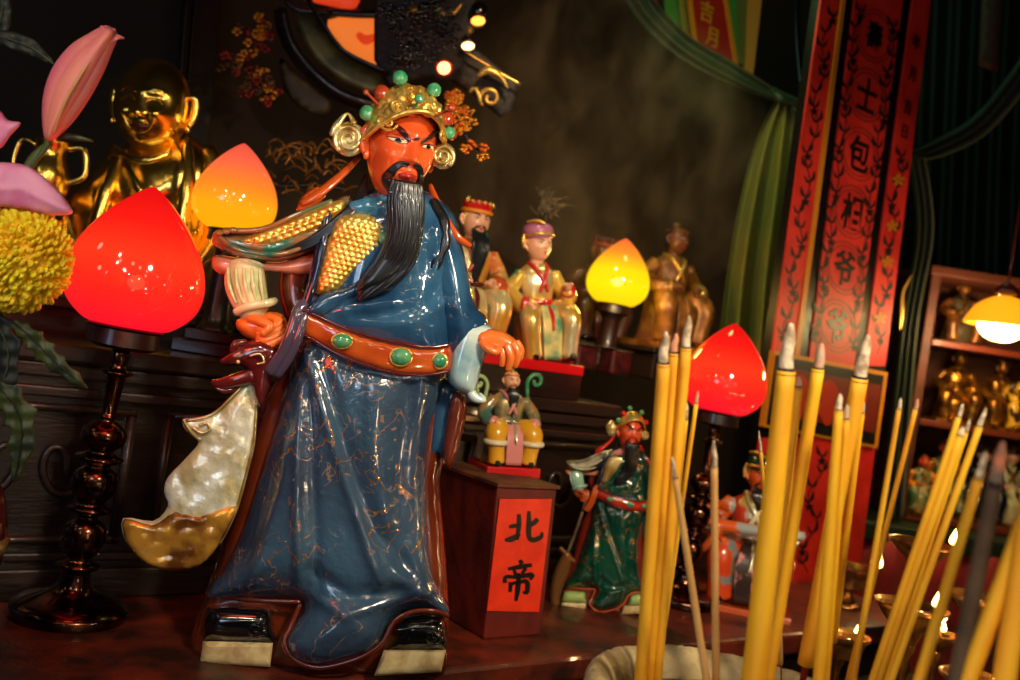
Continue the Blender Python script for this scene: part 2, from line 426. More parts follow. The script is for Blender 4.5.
def warrior(M0, root, C, big=True):
    """bearded general statue drawn up in its own front-view measure; M0 maps that measure to the place it stands"""
    n = 4 if big else 6
    B = lambda: MB(M0)
    # backing of the robe, plinth
    b = B(); b.pillow([(292, 345), (276, 378), (262, 402), (250, 440), (238, 489), (222, 542), (205, 592), (188, 650), (202, 670), (300, 678), (400, 678), (443, 676), (449, 630), (446, 560), (440, 480), (440, 380)], 26, 14, d=20, Hb=50, step=7)
    b.build('robe_lining', C['lining'], root)
    # skirt
    rid = [([(303, 350), (330, 430), (372, 560), (382, 585)], 6, 7), ([(322, 360), (345, 450), (375, 530), (408, 570)], 7, -6),
           ([(292, 370), (285, 480), (250, 590)], 7, 6), ([(300, 380), (296, 500), (300, 590)], 4.5, 8), ([(311, 380), (314, 500), (318, 585)], 4, -5),
           ([(425, 380), (415, 480), (428, 590)], 7, 6), ([(408, 390), (396, 470), (402, 560)], 8, -5), ([(300, 590), (345, 615), (400, 600), (440, 590)], 5, 6), ([(312, 570), (350, 596), (400, 590)], 6, -6),
           ([(375, 380), (372, 450), (390, 520)], 12, 5), ([(268, 420), (262, 500), (240, 560)], 5, -4), ([(282, 640), (320, 660), (365, 650)], 6, 3)]
    sk = [(299, 330), (285, 392), (270, 440), (257, 480), (243, 525), (226, 562), (206, 594), (214, 600), (250, 600), (292, 600), (302, 606), (294, 622), (283, 640), (291, 660), (318, 669), (361, 659), (382, 645), (393, 623), (411, 613), (432, 612), (446, 618), (449, 606), (437, 581), (430, 546), (428, 493), (430, 440), (440, 400), (448, 360), (440, 345), (370, 335)]
    b = B(); b.pillow(sk, 55, 60, d=5, Hb=40, step=n, disp=ridges(rid), tilt=lambda x, y: -max(0, (y-600))*.35)
    b.build('robe_skirt', C['robe'], root)
    # rolled hem round the lower fold
    b = B(); b.tube([(300, 604, -20), (290, 628, -24), (284, 642, -30), (293, 659, -34), (320, 668, -38), (360, 658, -40), (382, 643, -36), (394, 622, -30), (412, 612, -26), (434, 611, -22), (448, 616, -14)], 2.6, n=8)
    b.tube([(206, 594, 2), (250, 600, -18), (300, 602, -24)], 2.2, n=8)
    b.build('robe_hem', C['hem'], root)
    # boots
    for (bx, xs) in (([(206, 612), (214, 606), (250, 606), (270, 610), (274, 630), (272, 645), (204, 642)], [(203, 641), (273, 643), (270, 667), (200, 663)]),
                     ([(394, 640), (400, 620), (420, 613), (442, 617), (447, 632), (444, 651), (390, 652)], [(384, 650), (446, 650), (441, 672), (374, 676)])):
        o = B(); o.pillow(bx, 30, 18, d=-6, Hb=20, step=n); bo = o.build('boot', C['boot'], root)
        o = B(); o.pillow(xs, 4, 5, d=-16, Hb=12, step=n, smooth=0, rim=12); o.build('sole', C['sole'], bo, auto=40)
        cxm = sum(p[0] for p in bx)/len(bx); cym = bx[3][1]+14
        if big:
            o = B(); o.tube([(cxm+14+9*(1-t/14)*cos(t*.75), cym+6+9*(1-t/14)*sin(t*.75), -38) for t in range(13)], 1.3, n=6, sm=2); o.tube([(cxm-24, cym-1, -36), (cxm, cym-3, -38), (cxm+24, cym, -36)], 1.0, n=6); o.build('scroll_trim', C['boot'], bo)
    # torso
    tr = [(376, 188), (352, 200), (334, 215), (326, 250), (316, 290), (300, 315), (302, 345), (370, 362), (450, 372), (455, 330), (452, 280), (460, 245), (455, 215), (430, 192), (402, 186)]
    rid = [([(392, 300), (350, 305), (312, 318)], 7, 5), ([(440, 260), (420, 300), (345, 312)], 6, 4), ([(452, 300), (410, 322), (350, 325)], 6, 4), ([(437, 220), (443, 280)], 5, 4), ([(425, 250), (432, 300)], 5, -3)]
    b = B(); b.pillow(tr, 48, 42, d=0, Hb=36, step=n, disp=ridges(rid)); b.build('robe_torso', C['robe2'], root)
    # chest armour with scales
    def scales(x, y):
        u = (x*.96+y*.26)/6.4; v = (y*.96-x*.26)/5.2; r = math.floor(v); fu = (u+.5*(r % 2)) % 1-.5; fv = v-r-.5
        return 2.6*max(0, 1-(fu*fu*3.6+fv*fv*3.0))
    ch = [(341, 214), (383, 216), (391, 240), (372, 262), (355, 276), (336, 292), (315, 293), (322, 258), (329, 233)]
    b = B(); b.pillow(ch, 12, 16, d=-36, Hb=8, step=1.5 if big else 5, disp=scales if big else None); b.build('chest_armour', C['scale'], root)
    b = B(); b.tube([(328, 208, -30), (322, 240, -38), (313, 280, -40), (303, 312, -38)], [7, 7, 6, 6], n=10, flat=.6); b.build('armour_border', C['navy'], root)
    # crossing lapel over the armour
    b = B(); b.pillow([(386, 250), (396, 262), (392, 285), (350, 300), (322, 316), (306, 312), (322, 294), (348, 286), (372, 268)], 8, 9, d=-46, Hb=8, step=n); b.build('lapel', C['robe2'], root)
    b = B(); b.pillow([(362, 196), (392, 192), (404, 206), (402, 222), (386, 228), (372, 222), (350, 214), (346, 203)], 14, 12, d=-30, Hb=10, step=n, disp=ridges([([(366, 203), (384, 212), (388, 226)], 3, 3), ([(380, 200), (396, 214)], 3, 3)])); b.build('collar', C['collar'], root)
    b = B(); b.ell((384, 238, -50), (6, 7, 5)); b.build('jade_stone', C['jade'], root)
    # belt
    top = [(302, 309), (322, 318), (345, 328), (372, 337), (400, 343), (428, 347), (450, 345)]; bot = [(450, 371), (425, 375), (395, 373), (368, 366), (342, 356), (320, 344), (299, 332)]
    b = B(); b.pillow(top+bot, 7, 7, d=-49, Hb=30, step=n, tilt=lambda x, y: ((x-372)/78)**2*15, rim=2); be = b.build('belt', C['belt'], root)
    b = B()
    b.tube([(x, y, -58+((x-372)/78)**2*15) for x, y in top], 1.7, n=8); b.tube([(x, y, -58+((x-372)/78)**2*15) for x, y in bot], 1.7, n=8); b.build('belt_edging', C['maroon'], be)
    for (x, y, rx, ry, z) in ((342, 341, 10, 7, -59), (401, 357, 10.5, 8.5, -58), (440, 361, 7, 7, -49)):
        o = B(); o.ell((x, y, z), (rx, ry, 5.5), 20, 12); st = o.build('jade_stud', C['jade'], be)
        if big: o = B(); o.tube([(x+rx*1.05*cos(t*PI/8), y+ry*1.08*sin(t*PI/8), z) for t in range(17)], 1.2, n=6, sm=1); o.build('stud_ring', C['goldtrim'], st)
    # rolled sash hanging left of the belt
    b = B()
    b.tube([(318, 296, -30), (300, 308, -42), (292, 330, -46), (283, 352, -44), (270, 372, -38)], [4, 6, 6, 6, 7], n=12)
    b.tube([(322, 302, -30), (306, 314, -44), (299, 335, -48), (289, 358, -44), (277, 375, -38)], [3, 4, 5, 5, 5], n=12); b.build('rolled_sash', C['sash'], root)
    # arm on the left of the view: armoured upper sleeve, lining, cream under sleeve, fist
    us = [(350, 196), (330, 202), (300, 214), (262, 228), (236, 231), (219, 229), (212, 236), (216, 247), (240, 258), (275, 262), (310, 252), (335, 240), (352, 222)]
    b = B(); b.pillow(us, 18, 20, d=-14, Hb=20, step=n, disp=ridges([([(222, 240), (270, 250), (320, 234)], 4, 4)])); s1 = b.build('armour_sleeve', C['teal'], root)
    def sc2(x, y):
        u = (x*.93-y*.37)/8; v = (y*.93+x*.37)/6; r = math.floor(v); fu = (u+.5*(r % 2)) % 1-.5; fv = v-r-.5
        return 3.0*max(0, 1-(fu*fu*3.4+fv*fv*3.0))
    b = B(); b.pillow([(345, 200), (322, 205), (290, 219), (260, 231), (238, 240), (258, 247), (292, 241), (320, 229), (340, 216)], 8, 12, d=-28, Hb=5, step=1.6 if big else 6, disp=sc2 if big else None); b.build('sleeve_scales', C['sleevegold'], s1)
    b = B()
    for L in ([(216, 234, -30), (240, 250, -38), (280, 254, -38), (318, 240, -34), (348, 218, -32)], [(224, 230, -30), (262, 229, -34), (300, 213, -32), (332, 201, -28)]): b.tube(L, 2.6, n=8)
    for k in range(3): b.ell((219+k*7, 233-k*1.5, -34), (5, 3.2, 4), 10, 8)
    b.build('sleeve_border', C['teal'], s1)
    b = B(); b.pillow([(215, 255), (240, 258), (280, 262), (320, 250), (330, 268), (300, 275), (268, 272), (240, 275), (225, 276), (213, 268)], 12, 10, d=-6, Hb=16, step=n); b.build('sleeve_lining', C['pink'], root)
    b = B(); b.tube([(318, 238, 10), (300, 262, 12), (294, 290, 12), (300, 318, 8)], [20, 17, 15, 14], n=16); b.build('inner_robe', C['lining'], root)
    b = B(); b.tube([(246, 264, -6), (245, 282, -10), (250, 300, -13), (256, 314, -16)], [19, 21, 19, 15], n=20)
    fs = b.build('under_sleeve', C['cream'], root)
    b = B()
    for k in range(5): b.tube([(228+k*8, 268, -22-6*sin(k*.8)), (229+k*8, 285, -28-5*sin(k*.8)), (236+k*7, 303, -28-4*sin(k*.8))], [1.5, 2.4, 1.2], n=6)
    b.tube([(236, 312, -22), (250, 306, -33), (268, 303, -30), (274, 301, -14)], 4.5, n=8); b.build('sleeve_fold', C['cream'], fs)
    # fist
    b = B(); b.pillow([(240, 318), (262, 312), (282, 314), (287, 330), (278, 345), (258, 342), (244, 336), (236, 326)], 13, 12, d=-14, Hb=12, step=n)
    for k in range(4): b.tube([(268+k*4.5, 317+k*1, -20), (279+k*1.2, 322+k*5.0, -30), (268-k*1, 330+k*5.2, -32), (258, 329+k*4, -28)], [5, 5, 4.6, 4], n=10)
    b.tube([(250, 318, -24), (262, 322, -33), (270, 327, -36), (262, 334, -36)], [5.5, 5.2, 5, 4.2], n=10); b.build('fist', C['fist'], root)
    # arm on the right: wide sleeve, pale cuff, hand
    b = B(); b.pillow([(432, 196), (450, 212), (462, 245), (470, 280), (476, 305), (488, 320), (484, 338), (470, 362), (462, 384), (448, 374), (444, 345), (440, 310), (430, 270), (422, 230)], 24, 22, d=-14, Hb=24, step=n, disp=ridges([([(440, 215), (456, 270), (462, 330)], 6, 4), ([(450, 305), (475, 315)], 4, 3)])); b.build('wide_sleeve', C['robe2'], root)
    b = B(); b.pillow([(460, 326), (476, 323), (490, 326), (495, 336), (487, 352), (480, 374), (474, 393), (460, 392), (446, 377), (451, 350)], 13, 14, d=-26, Hb=16, step=n); b.tube([(468, 384, -24), (474, 397, -26), (484, 400, -26), (480, 394, -22)], [5, 5, 3, 2], n=8); b.build('sleeve_cuff', C['cuffw'], root)
    b = B(); b.pillow([(438, 378), (462, 388), (466, 410), (460, 440), (450, 468), (438, 455), (426, 470), (428, 420)], 14, 12, d=6, Hb=14, step=n); b.build('sleeve_tail', C['robe2'], root)
    b = B(); b.pillow([(452, 392), (464, 396), (466, 415), (460, 442), (450, 470), (442, 455), (446, 420)], 8, 7, d=-12, Hb=4, step=n); b.build('tail_lining', C['hem'], root)
    b = B(); b.pillow([(476, 334), (488, 329), (502, 331), (514, 338), (520, 347), (512, 355), (500, 354), (488, 350), (478, 347)], 9, 9, d=-34, Hb=8, step=min(n, 3))
    for (pts, r) in (([(502, 348, -40), (503, 357, -42), (502, 366, -40)], [4.3, 4, 3]), ([(507, 345, -43), (511, 358, -45), (508, 370, -42)], [4.5, 4.2, 3]), ([(513, 343, -42), (518, 354, -44), (515, 367, -40)], [4.4, 4, 2.9]), ([(516, 342, -38), (521, 350, -38), (520, 360, -35)], [4, 3.6, 2.6]), ([(482, 342, -40), (489, 349, -46), (496, 352, -46), (499, 348, -44)], [4.6, 4.4, 4, 3])): b.tube(pts, r, n=12)
    b.build('hand', C['hand'], root)
    # ribbons and locks
    b = B(); b.tube([(358, 158, -4), (340, 176, -16), (318, 194, -26), (302, 203, -26)], [4, 6, 7, 5], n=10, flat=.6); b.pillow([(302, 196), (318, 186), (326, 196), (308, 212), (296, 212)], 5, 5, d=-22, step=4); b.build('ribbon', C['ribbon'], root)
    b = B(); b.tube([(430, 185, -4), (440, 210, -20), (455, 235, -28), (470, 246, -24)], [3, 5, 5, 3], n=10, flat=.6); b.build('ribbon', C['ribbon'], root)
    b = B()
    for k in range(4): b.tube([(366, 176+k*2, -14), (356+k*2, 200, -32), (338+k*2, 218+k, -40), (312+k, 238+k*2, -38), (284, 250+k*2, -34)], [3, 4, 3.6, 3, 1], n=8)
    b.build('hair_lock', C['hair'], root)
    b = B()
    for k in range(3): b.tube([(432+k, 200, -30), (442+k*2, 222, -40), (447-k*2, 245, -42), (434+k*3, 262, -42), (431+k, 276, -40)], [3, 4, 3.6, 3, 1], n=8)
    b.build('hair_lock', C['hair'], root)
    # head
    b = B(); b.tube([(392, 196, -4), (398, 178, -8)], [18, 20], n=16); b.build('neck', C['skin'], root)
    HT = px_frame(M0, 401, 147, -24, rad(20), rad(12), rad(0), 55)
    h = Head(HT, .61, .70, dict(nose=1.2, brow=.07, cheek=.07, fold=1.2), jaw=.16)
    ho = h.head('head', C['skin'], root, neck=False, nu=96 if big else 48, nv=80 if big else 40)
    h.features(ho, M['white'], M['black'], C['skin'], brows=.14, eye=.62, browm=M['browpaint'], bw=1.25,
               mouth=[(-.22, -.44), (-.1, -.37), (0, -.385), (.1, -.37), (.22, -.44), (.2, -.55), (.1, -.62), (-.1, -.62), (-.2, -.55)])
    b = MB(HT); h.patch(b, [(-.17, -.47), (0, -.43), (.17, -.47), (.13, -.56), (0, -.585), (-.13, -.56)], .045, .03); b.build('open_mouth', M['lipred'], ho)
    b = MB(HT)
    for k in range(5): b.tube([tuple(h.surf(sg*.03+ (k-2)*.02, .20+.03*sg, .01)) for sg in (-1, 1)], .008, n=5)
    b.build('frown_line', M['browpaint'], ho)
    # moustache and beard
    b = MB(HT); rng = random.Random(4)
    for sg in (-1, 1):
        for k in range(6 if big else 3):
            j = k*.03; b.tube([tuple(h.surf(sg*(.05), -.31+j*.3, .03)), tuple(h.surf(sg*(.17+j*.3), -.33+j*.3, .04)), tuple(h.surf(sg*(.25+j*.6), -.48, .05)), tuple(h.surf(sg*(.27+j*.5), -.66, .09)), (sg*(.26+j*.5), -.85, -.85)], [.015, .03, .035, .04, .03], n=7)
    b.build('moustache', C['hair'], ho)
    b = B(); nst = 46 if big else 16
    Lc = catmull([(393, 179, 0), (388, 200, 0), (388, 235, 0), (378, 258, 0), (362, 280, 0), (357, 297, 0)], 6)
    Rc = catmull([(421, 184, 0), (424, 208, 0), (421, 238, 0), (413, 262, 0), (392, 284, 0), (361, 298, 0)], 6)
    for k in range(nst):
        u = (k+.5)/nst; lay = k % 2; pts = []
        for i in range(0, len(Lc), 3):
            t = i/(len(Lc)-1); p = Lc[i].lerp(Rc[i], min(1, max(0, u+rng.uniform(-.02, .02)))); bul = 10*math.sqrt(max(0, 1-(2*u-1)**2)) + lay*1.2
            pts.append((p.x, p.y + 4*sin(k*1.7)*t, -66 + 8*t - bul*(.5+.5*sin(PI*min(1, t*1.2+.2)))))
        e = 1 - .15*rng.random()
        b.tube(pts[:max(3, int(len(pts)*e)+1)], [1.6*(40/nst)**.5*(1.3 if i else .8) for i in range(len(pts[:max(3, int(len(pts)*e)+1)])-1)]+[.5], n=6, sm=3)
    b.pillow([(396, 190), (389, 235), (378, 258), (362, 280), (359, 293), (390, 282), (411, 262), (421, 238), (422, 200), (408, 192)], 7, 9, d=-62, Hb=8, step=n)
    b.build('beard', C['hair'], root)
    # headdress
    def crown(v):
        q = noise.noise(Vector((v.x*5, v.y*5, v.z*5)))*.07 + abs(noise.noise(Vector((v.x*9+5, v.y*9, v.z*9))))*.10 if big else 0
        return v*(1+q)
    b = MB(HT); V = []; F = []
    nu, nv = (110, 50) if big else (40, 20)
    for j in range(nv+1):
        for i in range(nu):
            th = 2*PI*i/nu; fr = max(0, -sin(th))   # front opening is higher than the back
            zend = .02 + .70*fr**1.3
            z = 1.12 + (zend-1.12)*(j/nv)**.9
            rr = math.sqrt(max(0, 1-((z-.2)/.925)**2)) if z > .2 else 1.0
            V.append(crown(Vector((cos(th)*.72*rr, sin(th)*.82*rr, z))))
    for j in range(nv):
        for i in range(nu):
            i2 = (i+1) % nu; F.append((j*nu+i, (j+1)*nu+i, (j+1)*nu+i2, j*nu+i2))
    b.add(V, F)
    bandp = []
    for i in range(33):
        th = PI*1.0 + PI*i/32; fr = max(0, -sin(th)); bandp.append((cos(th)*.74*(.97 if fr > .5 else 1), sin(th)*.82,   .02+.70*fr**1.3))
    b.tube(bandp, .055, n=8, sm=2)
    if big:
        for k, (x, z, s) in enumerate([(-.40, .68, 1), (.1, .78, -1), (.42, .66, 1), (-.15, .96, 1), (.28, .92, -1), (-.56, .38, -1), (.57, .36, 1)]):
            pts = []
            for t in range(14):
                rr2 = .15*(1-t/16); xx = x+rr2*cos(s*t*.7); zz = z+rr2*sin(s*t*.7); q = 1-(xx/.74)**2-max(0, (zz-.2)/.95)**2
                pts.append((xx, -.86*math.sqrt(max(.02, q)), zz))
            b.tube(pts, .03, n=6, sm=2)
    hd = b.build('headdress', C['gold'], root)
    for (x, y, R, s, d, tip) in ((349, 139, 17, 1, -30, 1), (443, 156, 13, -1, -30, 0)):
        b = B(); b.ell((x, y, d+3), (R, R*1.05, 5), 28, 12)
        b.tube([(x+s*R*.88*(1-t/24)*cos(t*.6+2.2), y+R*.9*(1-t/24)*sin(t*.6+2.2), d-2-t*.12) for t in range(22)], [R*.17-R*.004*t for t in range(22)], n=8, sm=2)
        if tip: b.tube([(x-R, y-4, d), (x-R*.7, y-R*.8, d), (x-R*.1, y-R*1.5, d+1), (x+R*.3, y-R*.9, d)], [3.5, 4.5, 1.5, 3.5], n=8)
        b.tube([(x+s*R*.6, y, d+6), (x+(400-x)*.45, y-4, d+10)], [5, 5], n=8)
        b.build('side_scroll', C['gold2'], hd)
    for (x, y, m, r) in ((367, 113, 'jade', 8), (382, 93, 'amber', 8.5), (400, 78, 'jade', 8), (434, 90, 'jade', 7.5), (419, 99, 'jade', 5), (447, 119, 'amber', 7.5), (449, 133, 'jade', 6.5), (452, 108, 'amber', 5), (366, 92, 'amber', 3)):
        if not big and r < 7: continue
        o = B(); o.ell((x, y, -34 if r > 5.5 else -76), r, 20, 12)
        o.tube([(x, y, -34 if r > 5.5 else -70), (x+(404-x)*.35, y+(130-y)*.35, -30 if r > 5.5 else -64)], 1.6, n=6); o.build('pompom', C[m], hd)
    return root

CB = dict(lining=M['brownlac'], robe=M['blue'], robe2=M['blue2'], hem=M['brownlac'], boot=M['black'], sole=M['sole'], scale=M['gold'], navy=M['navy'], collar=M['cuffblue'] if 'cuffblue' in M else M['blue2'], jade=M['jade'], belt=M['belt'], maroon=M['maroon'], goldtrim=M['gold'], sash=mat('mauve_blue_glaze', (.30, .26, .34), .12, coat=1), teal=M['teal'], sleevegold=M['gold'], cuffw=M['cuffw'], pink=M['pink'], cream=M['cream'], fist=M['hand_or'], hand=M['hand_or'], ribbon=M['ribbon'], hair=M['hair'], skin=M['skin_red'], gold=M['gold'], gold2=M['goldpale'], amber=M['amberball'])
CB['collar'] = mat('light_blue_glaze', (.22, .44, .56), .15, coat=1)
o_w = P(320, 668, 1.47)
root = thing('warrior_statue', 'large red-faced bearded warrior statue in blue robe, gold crown and orange belt', 'statue', o_w)
warrior(px_map(1.47), root, CB)
# the glaive he holds
g = thing('glaive', 'broad silver and gold glaive blade in a maroon dragon collar under the big statue\'s fist', 'weapon', P(262, 345, 1.44))
MG = px_map(1.44)
bl = [(250, 376), (236, 392), (214, 412), (200, 419), (183, 419), (186, 431), (199, 441), (187, 457), (168, 477), (164, 492), (168, 506), (153, 521), (123, 518), (126, 542), (146, 564), (171, 571), (199, 566), (220, 543), (237, 511), (248, 470), (255, 430), (258, 396)]
b = MB(MG); b.pillow(bl, 6, 22, step=3, rim=1.2, disp=lambda x, y: 2.2*noise.noise(Vector((x*.07, y*.05, 0)))+1.2*noise.noise(Vector((x*.2, y*.12, 4)))); bo = b.build('blade', M['pearl'], g)
b = MB(MG); b.pillow([(124, 519), (153, 525), (175, 512), (200, 516), (236, 506), (220, 543), (199, 566), (171, 571), (146, 564), (127, 543)], 5, 8, d=-6, step=3, disp=lambda x, y: 2*noise.noise(Vector((x*.08, y*.1, 2)))); b.build('gilded_tip', M['pearlgold'], bo)
b = MB(MG); b.tube([(193, 428, -8), (201, 433, -9), (209, 430, -9), (206, 423, -9), (199, 426, -9)], 1.8, n=8); b.tube([(184, 421, -3), (190, 431, -4), (200, 440, -4)], 2, n=8); b.tube([(246, 382, -4), (232, 397, -5), (212, 415, -5), (186, 421, -4)], 2, n=8); b.tube([(256, 400, -3), (254, 440, -4), (246, 475, -4), (236, 510, -4), (220, 543, -3)], 1.8, n=8); b.build('engraved_edge', M['goldpale'], bo)
b = MB(MG)
b.pillow([(268, 340), (280, 352), (272, 378), (262, 408), (253, 396), (250, 374), (240, 366), (226, 366), (220, 360), (232, 355), (238, 346), (252, 340)], 14, 12, d=-6, step=3)
b.tube([(252, 376, -8), (236, 380, -10), (222, 384, -8), (212, 382, -6)], [8, 7, 6, 3], n=10); b.tube([(244, 352, -14), (234, 358, -16), (222, 362, -10)], [6, 6, 3], n=10)
b.tube([(232, 352, -14), (236, 344, -14), (246, 342, -10)], [3, 4, 3], n=8); b.tube([(216, 388, -8), (225, 391, -8), (236, 388, -6)], [2, 3, 3], n=8)
dc = b.build('dragon_collar', M['maroon'], g)
b = MB(MG); b.ell((238, 362, -24), (2.4, 2.4, 2), 10, 8); b.build('eye_bead', M['goldpale'], dc); b = MB(MG); b.tube([(250, 356, -24), (260, 354, -24), (264, 362, -24), (257, 364, -24)], 1.3, n=6); b.build('gold_curl', M['goldpale'], dc)
b = MB(MG); b.tube([(262, 350, 6), (262, 300, 22), (262, 250, 30)], 5, n=12); b.build('pole', M['maroon'], g)

# small green-robed warrior
Ys = 2.07; kS = .345; ox, oy = 604 - 325*kS, 612 - 668*kS
sm = lambda p: P(ox + p[0]*kS, oy + p[1]*kS, Ys + p[2]*kS*Ys/1000)
CS = dict(CB); CS.update(robe=M['green'], robe2=M['green'], collar=M['pinkpaint'], belt=mat('red_belt_glaze', (.65, .14, .07), .15, coat=1), scale=M['goldpale'], sleevegold=M['silverarm'], teal=M['silverarm'], cuffw=mat('pale_green_glaze', (.55, .68, .50), .2, coat=1), cream=mat('pale_turquoise_glaze', (.60, .76, .68), .2, coat=1), sash=M['ribbon'], skin=mat('brick_red_face_glaze', (.84, .30, .14), .3, coat=.5), fist=M['ribbon'], hand=M['ribbon'], lining=mat('dark_red_glaze', (.42, .10, .05), .25, coat=.7), boot=mat('white_green_boot_glaze', (.62, .74, .42), .2, coat=1), amber=M['red'], gold=M['gold'], hem=M['ribbon'], ribbon=M['red'])
root = thing('warrior_statue', 'small red-faced warrior figure in a dark green robe standing right of the red paper block', 'statue', P(604, 612, Ys))
warrior(sm, root, CS, big=False)
g = thing('glaive', 'thin little glaive held by the small green-robed warrior, blade down on the altar', 'weapon', P(556, 612, Ys))
MS = px_map(Ys-.02)
b = MB(MS); b.tube([(586, 500, 0), (578, 525, 0), (568, 552, 0)], 1.6, n=8); b.build('pole', mat('grey_brown_wood', (.42, .34, .26), .4, col2=(.3, .24, .18)), g)
b = MB(MS); b.pillow([(564, 552), (572, 556), (570, 572), (562, 590), (560, 606), (564, 612), (553, 614), (550, 598), (553, 575)], 2.5, 4, step=2, rim=.6); b.tube([(560, 548, 0), (568, 556, 0), (574, 562, 0)], 2.5, n=8); b.build('blade', mat('tarnished_brass', (.50, .33, .17), .35, .6), g)
# ---------- the place: room, altar, tiers
ZA, ZT1, ZT2 = CZ-.52, CZ-.112, CZ-.045
m_dark = mat('dark_painted_plaster', (.07, .045, .035), .8, col2=(.10, .06, .04), scale=1.6, bump=.2, bscale=8)
m_haze = mat('smoke_stained_brown_wall', (.27, .185, .115), .85, col2=(.17, .115, .075), scale=1.1, lo=.3, hi=.7, bump=.3, bscale=6)
m_lacq = mat('black_lacquered_wood', (.085, .05, .038), .32, coat=.35, col2=(.13, .075, .05), scale=9, bump=.25, bscale=40, stretch=(1, 1, 6))
m_lacq2 = mat('dark_brown_wood', (.14, .085, .055), .4, coat=.2, col2=(.12, .07, .05), scale=8, bump=.3, bscale=30, stretch=(1, 1, 5))
m_top = mat('dark_red_lacquered_board', (.44, .15, .07), .45, coat=.2, col2=(.16, .07, .04), scale=14, lo=.35, hi=.65, bump=.5, bscale=55)
def sbox(name, m, *a, world=False, **k):
    b = MB()
    if world: x0, x1, y0, y1, z0, z1 = a; b.box(((x0+x1)/2, (y0+y1)/2, (z0+z1)/2), (x1-x0, y1-y0, z1-z0))
    else: b.abox(*a)
    return b.build(name, m, smooth=False, **k)
structure(sbox('floor', mat('grey_tiled_floor', (.2, .17, .14), .4, col2=(.14, .12, .1), scale=3), -3.2, 6.2, -2.2, 6.6, -.1, 0, world=True))
structure(sbox('ceiling', m_dark, -3.2, 6.2, -2.2, 6.6, 3.6, 3.7, world=True))
structure(sbox('wall_back', m_haze, -3.0, 7.5, 2.72, 2.85, 0, 3.6))
structure(sbox('wall_left', m_dark, -3.2, -3.05, -2.2, 6.6, 0, 3.6, world=True))
structure(sbox('wall_right', m_dark, 6.1, 6.2, -2.2, 6.6, 0, 3.6, world=True))
aR = 2.02  # right end of the altar
aR = 2.40
# altar table with its stepped back
t = thing('altar_table', 'long dark red lacquered altar table carrying the statues, lamps and red block', 'altar', AB(0, 1.4, 0))
b = MB(); b.abox(-1.6, aR, 1.235, 2.6, ZA-.045, ZA); b.build('table_top', m_top, t, smooth=False, bevel=.008)
b = MB(); b.abox(-1.55, aR-.04, 1.27, 1.31, ZA-.20, ZA-.045); b.build('apron', m_lacq, t, smooth=False, bevel=.005)
for aa in (-1.5, -.4, .6, aR-.12):
    for bb in (1.30, 2.45):
        b = MB(); b.abox(aa, aa+.09, bb, bb+.09, 0, ZA-.045); b.build('leg', m_lacq, t, smooth=False, bevel=.006)
t = thing('altar_step', 'lower black lacquered altar step with carved panels and moulded ledges behind the statues', 'altar step', AB(0, 1.7, ZA))
aS = 1.62
b = MB(); b.abox(-1.6, aS, 1.67, 2.6, ZA, ZT1-.03); b.build('body', m_lacq, t, smooth=False)
b = MB(); b.abox(-1.6, aS+.02, 1.645, 2.6, ZT1-.028, ZT1); b.abox(-1.6, aS+.01, 1.655, 1.70, ZT1-.055, ZT1-.032); b.abox(-1.6, aS+.015, 1.65, 1.7, ZT1-.085, ZT1-.068); b.build('top_ledge', m_lacq2, t, smooth=False, bevel=.004)
b = MB(); b.abox(-1.6, aS+.01, 1.655, 1.70, ZA, ZA+.05); b.abox(-1.6, aS, 1.66, 1.70, ZA+.06, ZA+.075); b.build('base_moulding', m_lacq2, t, smooth=False, bevel=.004)
for k in range(9):
    a0 = -1.5+k*.35; b = MB(); fr = .012
    for (x0, x1, z0, z1) in ((a0, a0+.3, ZA+.30, ZA+.312), (a0, a0+.3, ZA+.09, ZA+.102), (a0, a0+.012, ZA+.09, ZA+.31), (a0+.288, a0+.3, ZA+.09, ZA+.31)): b.abox(x0, x1, 1.655, 1.68, z0, z1)
    for s in (-1, 1):
        pts = [AB(a0+.15+s*(.02+.005*q*1.0)+s*.035*cos(q*.6)*(1-q/18), 1.663, ZA+.2+.05*sin(q*.6)*(1-q/22)) for q in range(16)]
        b.tube([tuple(p) for p in pts], .006, n=6, sm=2)
    b.build('carved_panel', m_lacq2, t)
t = thing('altar_step', 'upper black wooden altar step under the seated deities and the centre yellow lamp', 'altar step', AB(0, 2, ZT1))
b = MB(); b.abox(-1.6, aS-.05, 1.87, 2.55, ZT1, ZT2-.02); b.build('body', m_lacq, t, smooth=False)
b = MB(); b.abox(-1.6, aS-.03, 1.85, 2.56, ZT2-.02, ZT2); b.build('top_ledge', m_lacq2, t, smooth=False, bevel=.004)
b = MB(); b.abox(-1.6, aS-.1, 2.1, 2.5, ZT2, ZT2+.05); b.build('raised_board', m_lacq2, t, smooth=False, bevel=.004)

